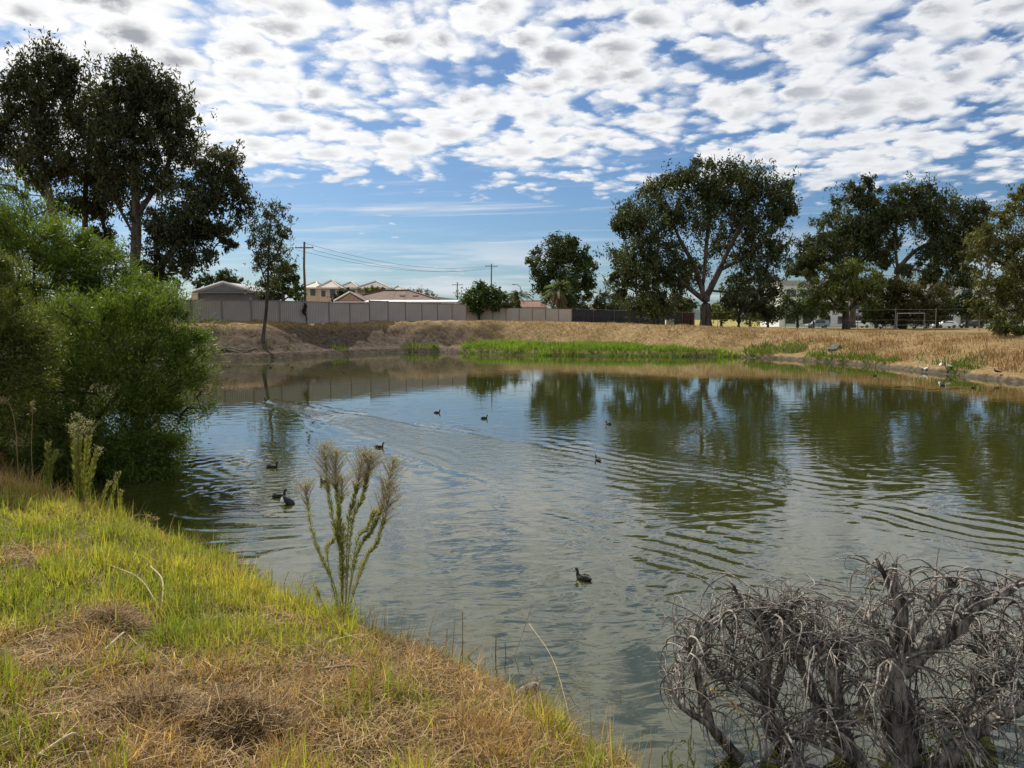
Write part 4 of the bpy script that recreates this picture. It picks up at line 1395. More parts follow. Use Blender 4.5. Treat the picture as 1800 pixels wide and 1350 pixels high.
def near_grass():
    g = np.random.default_rng(71)
    N = 300000
    u = g.uniform(-1.0, .55, N)
    y = np.exp(g.uniform(math.log(2.2), math.log(14.5), N))
    x = u * (y + .6)
    d = shore_dist(x, y)
    clump = vnoise(x, y, 4.5, 41, 2)
    dr = dryness(x, y)
    keep = (d > -.12) & (d < 12) & (g.uniform(0, 1, N) < (.35 + .8 * clump) * (1 - .45 * dr)) & ((x > -10.5))
    x, y, d, clump, dr = x[keep], y[keep], d[keep], clump[keep], dr[keep]
    n = len(x)
    z = np.maximum(ground_z(x, y, d), -.06) - .01
    tall = sstep(clump, .45, .8)
    h = (.08 + .17 * tall + .06 * g.uniform(0, 1, n)) * g.uniform(.6, 1.3, n)
    edge = sstep(d, 1.1, .1)
    h *= 1 + .55 * edge * g.uniform(0, 1, n)
    ultall = sstep(x, -4.5, -7.5) * sstep(y, 8.0, 10.5)
    h *= 1 + .9 * ultall * g.uniform(.3, 1, n)
    isdry = g.uniform(0, 1, n) < (.15 + .85 * np.maximum(dr, ultall * .8) + .25 * edge)
    h = np.where(isdry, h * .85, h)
    w = g.uniform(.004, .0085, n) * (1 + y * .05)
    w = np.where(isdry, w * .7, w)
    lean = np.clip(g.normal(.55, .3, n), .05, 1.2)
    lean = np.where(isdry, np.clip(lean + .25, 0, 1.3), lean)
    t = g.uniform(0, 1, n); t2 = np.clip(vnoise(x, y, 1.6, 45, 2) * 1.3 - .15 + g.normal(0, .15, n), 0, 1)
    green = lerpc((.165, .235, .028), (.42, .40, .07), t2) * g.uniform(.7, 1.25, n)[:, None]
    straw = lerpc((.26, .15, .06), (.60, .43, .20), t) * g.uniform(.7, 1.15, n)[:, None]
    col = np.where(isdry[:, None], straw, green)
    tallm = (d < .55) & (g.uniform(0, 1, n) < .035) & isdry | (g.uniform(0, 1, n) < .002)
    h = np.where(tallm, g.uniform(.25, .55, n), h); lean = np.where(tallm, lean * .6, lean)
    V, F, C = blades(np.stack([x, y, z], -1), h, w, lean, 72, col)
    o = npmesh('grass', V, F, M_GRASS, col=C)
    tag(o, 'green and straw-coloured grass covering the near bank', 'grass', kind='stuff')
    # cut straw lying between the blades
    N = 60000
    u = g.uniform(-1.0, .5, N); y = np.exp(g.uniform(math.log(2.2), math.log(12), N)); x = u * (y + .6)
    d = shore_dist(x, y); dr = dryness(x, y)
    k = (d > .1) & (g.uniform(0, 1, N) < np.clip(dr * 1.1 + .05, 0, 1))
    x, y, d = x[k], y[k], d[k]
    n = len(x)
    z = ground_z(x, y, d) + np.abs(g.normal(0, .035, n)) + .01
    V, F, C = strands(np.stack([x, y, z], -1), g.uniform(.08, .26, n), g.uniform(.0025, .005, n), g, .22)
    o = npmesh('cut_straw', V, F, M_STRAW, col=C)
    tag(o, 'cut dry straw lying loose over the near bank', 'straw', kind='stuff')


def strands(p, ln, w, g, tilt):
    n = len(p)
    a = g.uniform(0, 2 * math.pi, n)
    el = g.normal(0, tilt, n)
    d = np.stack([np.cos(a) * np.cos(el), np.sin(a) * np.cos(el), np.sin(el)], -1) * ln[:, None]
    b = a + math.pi / 2
    s = np.stack([np.cos(b), np.sin(b), g.normal(0, .5, n)], -1) * (w * .5)[:, None]
    bow = np.stack([np.cos(b), np.sin(b), np.abs(g.normal(.3, .5, n))], -1) * (ln * .10 * g.normal(0, 1, n))[:, None]
    m_ = p + bow
    V = np.stack([p - d * .5 - s, p - d * .5 + s, m_ - s, m_ + s, p + d * .5 - s * .5, p + d * .5 + s * .5], 1).reshape(-1, 3)
    i = (np.arange(n) * 6)[:, None]
    F = np.concatenate([i + np.array([[0, 1, 3, 2]]), i + np.array([[2, 3, 5, 4]])])
    c = lerpc((.19, .11, .05), (.60, .44, .23), g.uniform(0, 1, n)) * g.uniform(.6, 1.15, n)[:, None]
    return V, F, np.repeat(c, 6, 0)


near_grass()


def straw_heap(label, px, py, rx, ry, hh, n, seed):
    g = np.random.default_rng(seed)
    c = ground_hit(px, py)
    a = g.uniform(0, 2 * math.pi, n); r = g.uniform(0, 1, n) ** .6
    x = np.cos(a) * r * rx; y = np.sin(a) * r * ry
    z = ground_z(x + c[0], y + c[1]) - c[2] + hh * (1 - r ** 2) * g.uniform(.25, 1.05, n) * (.6 + .8 * vnoise(x * 3, y * 3, 3, seed))
    V, F, C = strands(np.stack([x, y, z], -1), g.uniform(.08, .28, n), g.uniform(.0025, .005, n), g, .45)
    o = npmesh('straw_heap', V, F, M_STRAW, col=C * .85)
    o.location = c
    tag(o, label, 'straw heap', 'heaps of cut grass on the near bank')


straw_heap('small domed heap of dry cut grass among green blades', 196, 1110, .26, .20, .15, 2600, 81)
straw_heap('largest heap of dry cut grass at the bottom of the bank', 425, 1290, .36, .24, .17, 3600, 82)
straw_heap('flat heap of brown cut grass left of the largest heap', 270, 1255, .32, .2, .10, 2400, 83)


def stick(label, p0, p1, r, colr=(.42, .33, .2), bend=.04, lift=(.03, .06)):
    a, b = ground_hit(*p0), ground_hit(*p1)
    a[2] += lift[0]; b[2] += lift[1]
    m_ = (a + b) / 2 + np.array((bend, bend, bend))
    v, f = tube_arrays([(spline([a, m_, b], 10), np.linspace(r, r * .6, 10))], 6)
    o = npmesh('dry_stick', v, f, mat('dry_stick', colr, .85, .2, var=.25, vscale=20), origin=a, smooth=True)
    tag(o, label, 'stick', 'dry sticks on the near bank')


stick('pale bent stick lying in green grass above the small straw heap', (195, 1000), (280, 1080), .007)
stick('thin pale stalk leaning over the grass edge near the log', (930, 1190), (1010, 1310), .0035, (.34, .26, .14), bend=.05, lift=(.16, .05))
stick('long brown stick lying right of the largest straw heap', (555, 1185), (670, 1210), .009, (.22, .15, .09))
stick('pale short stick by the left straw heap', (185, 1150), (215, 1130), .010, (.5, .42, .28))
stick('pale stick lying at the lower left corner of the bank', (60, 1345), (140, 1315), .010, (.45, .36, .22))
stick('thin stalk crossing the straw in the middle of the bank', (300, 1285), (365, 1235), .006)
stick('two-forked pale stalk standing in grass above the middle of the bank', (265, 1010), (285, 1075), .008, (.4, .33, .2), lift=(.08, .02))

lg0, lg1 = atz(902, 1232, .16), atz(948, 1206, .14)
v, f = tube_arrays([(spline([lg0, (lg0 + lg1) / 2 + (0, 0, .02), lg1], 9), np.array((.02, .042, .046, .044, .046, .043, .045, .04, .012)))], 10)
o = npmesh('short_log', v, f, M_DEAD, origin=lg0, smooth=True)
tag(o, 'short broken log lying at the grass edge above the water', 'log')


def bank_grass():
    g = np.random.default_rng(91)
    N = 270000
    x = g.uniform(-34, 42, N); y = g.uniform(24, 84, N)
    d = shore_dist(x, y)
    sh_ = shelf(x, y)
    k = (d > .7 + sh_ * .75) & (d < 13 + sh_) & (y > 26) & (np.abs(x) < y * .80)
    pat = vnoise(x, y, .6, 92, 3)
    left = sstep(x, 6, -8)
    keep = g.uniform(0, 1, N) < (.25 + .9 * sstep(pat, .35, .65)) * (1 - left * .45)
    k &= keep
    x, y, d, pat, left, sh_ = x[k], y[k], d[k], pat[k], left[k], sh_[k]
    n = len(x)
    z = ground_z(x, y, d) - .02
    crest = sstep(d - sh_, 7.5, 10.5)
    right = sstep(x, 16, 24) * sstep(d, 8, 5)
    h = (.16 + .22 * pat + .22 * right) * g.uniform(.5, 1.2, n) * (1 - .7 * crest) * (1 - .3 * left)
    w = g.uniform(.02, .05, n)
    t = g.uniform(0, 1, n)
    c = lerpc((.22, .14, .058), (.45, .325, .145), t)
    brown = lerpc((.19, .11, .05), (.36, .22, .10), t)
    f = np.clip(np.maximum(left * .75 * sstep(d, 6.5, 3), right * .85 * sstep(vnoise(x, y, .25, 97), .3, .55)), 0, 1)
    c = c * (1 - f[:, None]) + brown * f[:, None]
    gr = sstep(d - sh_, 3.6, 1.2) * sstep(vnoise(x, y, .3, 93, 3), .40, .55) * .9
    gcol = lerpc((.06, .10, .018), (.15, .20, .035), t)
    isg = g.uniform(0, 1, n) < gr
    c = np.where(isg[:, None], gcol, c) * g.uniform(.65, 1.2, n)[:, None]
    h = np.where(isg, h * 1.2, h)
    V, F, C = blades(np.stack([x, y, z], -1), h, w, np.clip(g.normal(.7, .3, n), .1, 1.3), 94, c)
    o = npmesh('bank_grass', V, F, M_STRAW, col=C)
    tag(o, 'dry straw-coloured grass on the far banks of the pond', 'grass', kind='stuff')


bank_grass()


def reed_mat(name, label, N, x0, x1, y0, y1, test, hgt, seed, c0=(.07, .135, .014), c1=(.17, .27, .035)):
    g = np.random.default_rng(seed)
    x = g.uniform(x0, x1, N); y = g.uniform(y0, y1, N)
    d = shore_dist(x, y)
    k = test(x, y, d)
    x, y, d = x[k], y[k], d[k]
    n = len(x)
    tuft = vnoise(x, y, 1.1, seed + 1, 3)
    z = np.maximum(ground_z(x, y, d), -.02) + .28 * sstep(tuft, .3, .75) * hgt
    h = hgt * (.2 + 1.25 * tuft) * g.uniform(.55, 1.25, n)
    c = lerpc(c0, c1, np.clip(tuft * 1.6 - .3 + g.normal(0, .2, n), 0, 1)) * (.75 + .5 * vnoise(x, y, .35, seed + 7, 2))[:, None] * g.uniform(.7, 1.2, n)[:, None]
    V, F, C = blades(np.stack([x, y, z - .25 * hgt], -1), h + .25 * hgt, g.uniform(.03, .06, n), np.clip(g.normal(.5, .25, n), .1, 1.1), seed + 2, c)
    o = npmesh(name, V, F, M_GRASS, col=C)
    tag(o, label, 'grass', kind='stuff')


reed_mat('green_reeds', 'bright green mat of water grass along the far shore', 52000, -6, 21, 57, 76,
         lambda x, y, d: (d > (-1.3 * vnoise(x, y * 0, .55, 4, 2) - .3) * sstep(x, 20, 15)) & (d < (shelf(x, y) * (.30 + .95 * vnoise(x, y * 0, .28, 88, 3)) + .8) * sstep(x, 20.5, 14)) & (x > -5.2 + 1.2 * vnoise(y, x * 0, .6, 3)), .46, 101)
TUFTS = [(600, 614, .7), (720, 612, 1.0), (757, 613, .8), (900, 593, .7), (1395, 612, 1.0), (1435, 630, 1.1), (1460, 632, .9), (1505, 634, 1.5), (1540, 637, 1.2), (1340, 618, 1.4), (1690, 648, .8)]
TC = [(ground_hit(a, b)[:2], r) for a, b, r in TUFTS]
reed_mat('green_tufts', 'scattered bright green tufts at the foot of the far banks', 160000, -22, 30, 36, 76,
         lambda x, y, d: (d > -.1) & np.any([(x - c[0]) ** 2 + (y - c[1]) ** 2 * .6 < r * r for c, r in TC], axis=0), .5, 111, (.05, .095, .012), (.125, .19, .03))


# ------------------------------------------------------------------ birds
M_COOT = mat('black_plumage', (.016, .016, .018), .6, .35, var=.3, vscale=20)
M_BILL = mat('white_bill', (.75, .72, .68), .5, .3)
M_WPLUM = mat('white_plumage', (.78, .77, .73), .8, .2, var=.05, vscale=10)
M_DLEG = mat('dark_leg', (.05, .045, .04), .7, .2)


def loft(spine, name, m_, parent, sides=12, wide=1.0):
    p = np.array([q[:3] for q in spine], float); r = np.array([q[3] for q in spine]); fl = np.array([q[4] if len(q) > 4 else 1.0 for q in spine])
    n = 3 * len(p)
    P = spline(p, n); rr = np.interp(np.linspace(0, len(r) - 1, n), np.arange(len(r)), r); ff = np.interp(np.linspace(0, len(r) - 1, n), np.arange(len(r)), fl)
    t = np.gradient(P, axis=0); t /= np.linalg.norm(t, axis=1, keepdims=True)
    a = np.tile(np.array((0, 1.0, 0)), (n, 1)); b = np.cross(t, a); b /= np.linalg.norm(b, axis=1, keepdims=True)
    ang = np.arange(sides) * 2 * math.pi / sides
    ring = P[:, None] + (rr * ff)[:, None, None] * a[:, None] * np.cos(ang)[None, :, None] + rr[:, None, None] * b[:, None] * np.sin(ang)[None, :, None]
    i = np.arange(n - 1)[:, None] * sides; j = np.arange(sides)[None]; j2 = (j + 1) % sides
    F = np.stack([i + j, i + j2, i + sides + j2, i + sides + j], -1).reshape(-1, 4)
    caps = [np.arange(sides)[None, ::-1], (np.arange(sides) + (n - 1) * sides)[None]]
    return npmesh(name, ring.reshape(-1, 3), [F] + caps, m_, parent, smooth=True)


COOT = [(-.205, 0, .075, .006, 1.5), (-.17, 0, .065, .022, 1.7), (-.11, 0, .045, .058, 1.25), (-.03, 0, .035, .082, 1.15), (.05, 0, .035, .084, 1.12), (.11, 0, .055, .066, 1.05), (.145, 0, .095, .042, 1.0), (.152, 0, .14, .029, 1.0), (.16, 0, .178, .028, .95),
        (.178, 0, .203, .032, .85), (.205, 0, .205, .025, .8), (.225, 0, .198, .013, .8), (.235, 0, .194, .006, .8)]
BILL = [(.212, 0, .214, .008, .9), (.222, 0, .203, .012, .8), (.24, 0, .195, .009, .8), (.262, 0, .187, .003, .8)]


def make_coot():
    root = empty('coot')
    loft(COOT, 'body', M_COOT, root)
    loft(BILL, 'bill', M_BILL, root, 8)
    for s in (-1, 1):
        mb = MB()
        mb.add([(.11, s * .070, .085), (.02, s * .098, .09), (-.10, s * .078, .085), (-.19, s * .02, .082), (-.09, s * .062, .115), (.02, s * .075, .122)], [(0, 1, 5), (1, 2, 4, 5), (2, 3, 4)])
        mb.build('wing', M_COOT, root)
    return root


coot0 = make_coot()
for i, (bx_, by_, hd, sc_, lab) in enumerate(BIRDS):
    o = coot0 if i == 0 else copy_tree(coot0)
    p = atz(bx_, by_)
    o.location = (p[0], p[1], -.012)
    o.rotation_euler = (0, 0, R(90 - hd))
    s_ = sc_ * (.50 if i == 8 else .62)
    o.scale = (s_, s_, s_ * random.uniform(.95, 1.08))
    tag(o, lab, 'bird', 'dark water birds on the pond')
up = empty('upended_coot')
loft([(.05, 0, -.06, .05, 1.1), (.03, 0, .0, .066, 1.1), (0, 0, .05, .055, 1.1), (-.04, 0, .10, .03, 1.2), (-.07, 0, .14, .008, 1.4)], 'body', M_COOT, up)
loft([(-.075, 0, .02, .02, 1.2), (-.085, 0, .05, .03, 1.2), (-.085, 0, .09, .022, 1.1), (-.085, 0, .125, .005, 1.0)], 'undertail', M_WPLUM, up, 8)
p = atz(507, 886)
up.location = (p[0], p[1], 0); up.rotation_euler = (0, 0, R(15)); up.scale = (1.1, 1.1, 1.0)
tag(up, 'upended diving bird showing a white patch below the two left coots', 'bird', 'dark water birds on the pond')

EGRET = [(-.24, 0, .22, .012, 1.3), (-.18, 0, .25, .05, 1.1), (-.06, 0, .28, .085, 1.0), (.06, 0, .31, .08, 1.0), (.13, 0, .36, .045, 1.0), (.15, 0, .42, .025, 1.0), (.13, 0, .48, .022, 1.0), (.15, 0, .53, .026, 1.0), (.19, 0, .535, .018, 1.0), (.21, 0, .53, .01, 1.0)]


def make_wader(white):
    root = empty('wading_bird')
    loft(EGRET, 'body', M_WPLUM if white else M_COOT, root)
    loft([(.20, 0, .532, .012, .9), (.26, 0, .515, .008, .9), (.32, 0, .48, .003, .9)], 'bill', M_DLEG, root, 6)
    for s in (-1, 1):
        MB().tube([(0, s * .035, .24), (-.02, s * .035, .12), (.0, s * .035, 0), (.05, s * .035, .0)], .009, 5).build('leg', M_DLEG, root)
    return root


w0 = make_wader(True)
for i, (px_, py_, rz_, s_, lab) in enumerate([(1620, 654, 190, .8, 'leftmost white wading bird at the right water edge'), (1628, 655, 20, .8, 'second white wading bird, close beside the leftmost one'),
                                             (1653, 655, 50, .85, 'white wading bird with raised head, third from the left'), (1667, 657, 170, .75, 'rightmost white wading bird at the right water edge')]):
    o = w0 if i == 0 else copy_tree(w0)
    p = ground_hit(px_, py_)
    o.location = (p[0], p[1], gz(p[0], p[1])); o.rotation_euler = (0, 0, R(rz_)); o.scale = (s_, s_, s_)
    tag(o, lab, 'bird', 'white wading birds on the right shore')
bb = make_wader(False); p = ground_hit(1752, 667)
bb.location = (p[0], p[1], gz(p[0], p[1])); bb.rotation_euler = (0, 0, R(175)); bb.scale = (.9, .9, .6)
tag(bb, 'black bird standing on the mud at the far right shore', 'bird')


# ------------------------------------------------------------------ tall weeds on the near bank
M_WSTEM = mat('weed_stem', (.25, .20, .10), .7, .2, var=.3, vscale=12)
M_WGSTEM = mat('green_weed_stem', (.13, .16, .04), .7, .2)


def weed(name, label, Y, stems, seed, leaf=.046, head=(.50, .46, .26), dens=1.0, rad=.0055, base=None):
    """stems: (pixel polyline from the root up, share where leaves start, share where the flower head starts)"""
    g = np.random.default_rng(seed)
    b = at(*stems[0][0][0], Y)
    g0 = gz(b[0], b[1]) if base is None else base
    root = empty(name, (b[0], b[1], g0)); O = np.array((b[0], b[1], g0))
    lowP, upP, LV, LF, LC, HV, HF, HC = [], [], [], [], [], [], [], []
    nl = nh = 0
    for pl, l0, h0 in stems:
        l0 *= .6
        pts = [at(q[0], q[1], Y) - O for q in pl]
        yo = g.normal(0, .10, 1)[0]
        for q_i, q in enumerate(pts):
            q[1] += yo * q_i / len(pts)
        if pl is stems[0][0] or True:
            pts[0][2] = min(pts[0][2], -.02) if np.linalg.norm(pts[0][:2]) < .12 else pts[0][2]
        P = spline(pts, 26)
        L_ = np.linalg.norm(np.diff(P, axis=0), axis=1).sum()
        lowP.append((P, np.linspace(rad, rad * .25, 26)))
        T = np.gradient(P, axis=0); T /= np.linalg.norm(T, axis=1, keepdims=True)
        n = int(L_ * (1 - l0) * 420 * dens)
        for t in g.uniform(l0, max(l0 + .05, h0 + .08), n):
            k = t * 25; i = min(24, int(k)); p = P[i] + (P[i + 1] - P[i]) * (k - i)
            o = g.normal(size=3); o -= T[i] * (o @ T[i]); o /= np.linalg.norm(o)
            d = T[i] * .8 + o * .75; d /= np.linalg.norm(d)
            ln = leaf * g.uniform(.5, 1.25); w = np.cross(d, g.normal(size=3)); w = w / np.linalg.norm(w) * ln * .065
            e = p + d * ln + T[i] * ln * .2
            m_ = p + d * ln * .5
            LV += [p, m_ - w, e, m_ + w]; LF.append((nl, nl + 1, nl + 2, nl + 3)); nl += 4
            c = np.array((.20, .23, .045)) * (1 - t) + np.array((.30, .30, .10)) * t
            LC += [c * g.uniform(.7, 1.3)] * 4
        nb = int(L_ * (1 - h0) * 300 * dens)
        for t in g.uniform(h0, 1.0, nb):
            k = t * 25; i = min(24, int(k)); p = P[i] + (P[i + 1] - P[i]) * (k - i)
            o = g.normal(size=3); o -= T[i] * (o @ T[i]); o /= np.linalg.norm(o)
            f = (t - h0) / (1 - h0)
            br = L_ * .092 * (.35 + 1.3 * math.sin(math.pi * min(1, f * .85 + .12))) * g.uniform(.35, 1.1)
            d = T[i] * .85 + o * .7; d /= np.linalg.norm(d)
            e = p + d * br
            lowP.append((np.array([p, (p + e) / 2 + T[i] * br * .05, e]), np.array((rad * .22, rad * .18, rad * .14))))
            for q in range(4):
                c0 = p + (e - p) * g.uniform(.5, 1.05) + g.normal(0, .007, 3)
                dd = d + g.normal(0, .5, 3); dd /= np.linalg.norm(dd)
                ln = g.uniform(.006, .011); w = np.cross(dd, g.normal(size=3)); w = w / np.linalg.norm(w) * ln * .45
                HV += [c0, c0 + dd * ln * .6 - w, c0 + dd * ln * 1.3, c0 + dd * ln * .6 + w]; HF.append((nh, nh + 1, nh + 2, nh + 3)); nh += 4
                HC += [np.array(head) * g.uniform(.6, 1.35)] * 4
    v, f = tube_arrays(lowP, 4)
    npmesh('stems', v, f, M_WSTEM if seed % 2 else M_WGSTEM, root, smooth=True)
    if LV: npmesh('leaves', np.array(LV), np.array(LF), M_GRASS, root, col=np.array(LC))
    if HV: npmesh('flower_heads', np.array(HV), np.array(HF), M_STRAW, root, col=np.array(HC))
    tag(root, label, 'weed')
    return root


weed('tall_fleabane', 'tall candelabra-shaped weed with tan flower heads at the water edge', 6.75,
     [([(596, 1092), (600, 1030), (603, 970), (605, 930)], .35, .99),
      ([(597, 1080), (588, 1035), (565, 990), (545, 940), (534, 885), (530, 862)], .45, .72),
      ([(600, 1040), (602, 980), (588, 930), (577, 870), (572, 830), (568, 785)], .25, .60),
      ([(602, 1000), (600, 950), (594, 880), (590, 840), (592, 795)], .2, .60),
      ([(603, 990), (612, 930), (622, 880), (632, 840), (641, 797)], .15, .58),
      ([(603, 980), (618, 930), (640, 870), (648, 830), (655, 800)], .2, .62),
      ([(601, 1030), (628, 975), (652, 935), (672, 890), (684, 850), (694, 808)], .25, .50),
      ([(600, 1050), (640, 990), (664, 950), (680, 900), (690, 850)], .3, .62),
      ([(602, 1010), (595, 960), (592, 920), (597, 880), (600, 845)], .2, .70),
      ([(603, 985), (625, 960), (645, 930), (655, 905)], .2, .98),
      ([(600, 1020), (575, 980), (585, 950)], .3, .98),
      ([(597, 1075), (620, 1040), (632, 1000)], .6, .98), ([(596, 1085), (565, 1050), (560, 1030)], .7, .98)], 121, base=None)
weed('fleabane', 'green weed with pale flower heads in front of the dark bush', 10.2,
     [([(140, 885), (142, 840), (145, 790), (147, 728)], .1, .70), ([(140, 880), (130, 830), (124, 780), (120, 752)], .1, .75), ([(142, 880), (152, 830), (160, 780), (168, 742)], .1, .70), ([(143, 870), (158, 830), (168, 790)], .1, .75), ([(140, 880), (136, 830), (134, 790), (133, 755)], .1, .75)],
     122, leaf=.07, head=(.58, .55, .34), rad=.006)
weed('fleabane', 'single-stemmed green weed left of the pale flowering weed', 10.4, [([(82, 865), (84, 820), (86, 782)], .05, .95), ([(82, 865), (80, 830), (83, 800)], .05, .95)], 124, leaf=.07, rad=.006)
weed('fleabane', 'small thin weed right of the pale flowering weed', 10.0, [([(190, 905), (198, 870), (207, 832)], .2, .75), ([(205, 905), (210, 885), (213, 862)], .2, .75), ([(180, 900), (180, 870), (186, 850)], .2, .8)], 126, leaf=.05, rad=.004, dens=.6)


def seed_stalk(label, pts, Y, seed):
    g = np.random.default_rng(seed)
    b = at(*pts[0], Y); g0 = gz(b[0], b[1]); O = np.array((b[0], b[1], g0))
    P = spline([at(q[0], q[1], Y) - O for q in pts], 24); P[0, 2] = -.03
    root = empty('grass_stalk', O)
    v, f = tube_arrays([(P, np.linspace(.005, .002, 24))], 4)
    npmesh('stem', v, f, mat('dry_stalk', (.33, .24, .13), .8, .2), root)
    C = P[17:]
    V, F, cc = leaves(C, np.full(len(C), .018), 130, .035, .011, .2, ((.25, .20, .10), (.45, .36, .2)), seed)
    npmesh('seed_head', V, F, M_STRAW, root, col=cc)
    tag(root, label, 'grass stalk')


seed_stalk('tall dry grass stalk with nodding seed head at the left edge', [(30, 800), (28, 760), (22, 725), (10, 702), (-4, 706)], 10.6, 131)
seed_stalk('upright dry grass stalk with compact seed head against the dark bush', [(55, 800), (56, 760), (57, 730), (57, 706)], 10.6, 132)
seed_stalk('arching dry grass stalk over the water edge beside the thin weed', [(215, 935), (225, 912), (250, 905), (276, 912)], 10.0, 133)

# dry reed stubs at the water edge
rs = empty('reed_stubble', (*ground_hit(840, 1195)[:2], .0)); O = np.array(rs.location)
gq = np.random.default_rng(141)
M_REED = mat('dry_reed', (.36, .25, .13), .8, .2, var=.3, vscale=15)
for i, (a_, b_, c_, d_, r_) in enumerate([(788, 1180, 786, 1105, .006), (795, 1185, 800, 1085, .004), (812, 1190, 813, 1075, .006), (872, 1205, 872, 1118, .009), (886, 1212, 888, 1130, .008), (893, 1180, 935, 1065, .004), (866, 1190, 864, 1148, .007), (810, 1165, 848, 1132, .006),
                                          (806, 1195, 833, 1157, .004), (780, 1170, 770, 1140, .005), (800, 1172, 880, 1155, .005), (760, 1162, 870, 1160, .004), (850, 1200, 852, 1160, .006), (930, 1230, 980, 1165, .003), (985, 1260, 1035, 1180, .003), (960, 1250, 1010, 1190, .003), (1080, 1290, 1092, 1210, .003),
                                          (1115, 1310, 1140, 1230, .003), (1130, 1320, 1165, 1255, .003), (1055, 1290, 1105, 1245, .003), (905, 1225, 960, 1190, .003), (480, 1030, 478, 1000, .005), (505, 1045, 507, 1005, .005), (520, 1050, 535, 1010, .004)]):
    p0, p1 = at(a_, b_, 6.3 if a_ < 900 else 5.6) - O, at(c_, d_, 6.3 if a_ < 900 else 5.6) - O
    if a_ < 600: p0, p1 = at(a_, b_, 7.9) - O, at(c_, d_, 7.9) - O
    p0 = p0 - (p1 - p0) * .25
    v, f = tube_arrays([(spline([p0, (p0 + p1) / 2 + gq.normal(0, .012, 3), p1], 7), np.linspace(r_, r_ * .6, 7))], 6)
    npmesh('stalk', v, f, M_REED, rs, smooth=True)
tag(rs, 'broken dry reed stalks sticking up along the near water edge', 'reeds')


# ------------------------------------------------------------------ the dead shrub in the water on the right
def dead_shrub(name, label, trunks, ntwig, seed, ztop, tw_r=.009):
    g = np.random.default_rng(seed)
    b = at(*trunks[0][0][0][:2], trunks[0][1])
    root = empty(name, (b[0], b[1], 0.0)); O = np.array((b[0], b[1], 0.0))
    nodes, dirs, rads = [], [], []
    for pl, Y, r0, r1 in trunks:
        pts = [at(q[0], q[1], Y + (q[2] if len(q) > 2 else 0)) - O for q in pl]
        n = max(14, int(sum(np.linalg.norm(np.array(pts[i + 1]) - pts[i]) for i in range(len(pts) - 1)) / .035))
        P = spline(pts, n)
        P += np.cumsum(g.normal(0, .0022, P.shape), 0)
        rr = np.linspace(r0 * 1.85, r1 * 1.3, n) * (1 + .10 * np.sin(np.arange(n) * .55 + g.uniform(0, 6)) + g.normal(0, .05, n))
        v, f = tube_arrays([(P, rr)], 10)
        # gnarled wood: push the surface along grooves
        ang = np.tile(np.arange(10), n); ax_ = np.repeat(np.arange(n), 10)
        c = np.repeat(P, 10, 0)
        k = 1 + .16 * np.sin(ang * 2.4 + ax_ * .13 + g.uniform(0, 6)) + .10 * np.sin(ang * 4.1 - ax_ * .21)
        v = c + (v - c) * k[:, None]
        npmesh('branch', v, f, M_DEAD, root, smooth=True)
        T = np.gradient(P, axis=0); T /= np.linalg.norm(T, axis=1, keepdims=True)
        s = int(n * .42)
        nodes.append(P[s:]); dirs.append(T[s:]); rads.append(rr[s:])
    nodes = np.concatenate(nodes); dirs = np.concatenate(dirs); rads = np.concatenate(rads)
    paths = []

    def twig(p, az, e0, e1, L, r, depth):
        """a hoop: rises, bends over and curls down"""
        n = 8 + int(L * 16)
        t = np.linspace(0, 1, n)
        el = e0 + (e1 - e0) * t ** g.uniform(.8, 1.5) + np.cumsum(g.normal(0, .06, n))
        a = az + g.normal(0, .9) * t + np.cumsum(g.normal(0, .08, n))
        d = np.stack([np.cos(a) * np.cos(el), np.sin(a) * np.cos(el), np.sin(el)], -1)
        q = p + np.cumsum(d, 0) * (L / n)
        q = np.vstack([p, q])
        k = np.nonzero((q[:, 2] < -.12) | (q[:, 2] > ztop + .06 - abs(g.normal(0, .16))) | (q[:, 0] + O[0] < 1.0 + abs(g.normal(0, .1))))[0]
        if len(k): q = q[:k[0]]
        if len(q) < 4: return
        paths.append((q, np.linspace(r, r * .22, len(q))))
        if depth > 0:
            for _ in range(g.integers(1, 4)):
                i = g.integers(1, len(q) - 1)
                m_ = min(i, n - 1)
                twig(q[i], a[m_] + g.normal(0, .8), el[m_] + g.normal(.15, .4), el[m_] - g.uniform(1.0, 2.6), L * g.uniform(.35, .75), r * .66, depth - 1)
    for _ in range(ntwig):
        i = g.integers(0, len(nodes))
        hgt = nodes[i][2]
        L = g.uniform(.28, .85) * (.55 if hgt > .95 else 1.0)
        twig(nodes[i], g.uniform(0, math.pi) if g.uniform() < .7 else g.uniform(0, 2 * math.pi), g.uniform(.4, 1.4), g.uniform(-2.6, .1), L, min(tw_r * g.uniform(.5, 1.25), rads[i] * .8), 2 if g.uniform() < .35 else 1)
    for _ in range(60):
        i = g.integers(0, len(nodes))
        twig(nodes[i], g.uniform(0, 2 * math.pi), g.uniform(.5, 1.3), g.uniform(-2.2, -.4), g.uniform(.35, .8), min(g.uniform(.010, .017), rads[i] * .9), 1)
    v, f = tube_arrays(paths, 4)
    tw = npmesh('twigs', v, f, M_TWIG, root, smooth=True)
    tw['kind'] = 'stuff'
    tag(root, label, 'dead shrub')
    return root


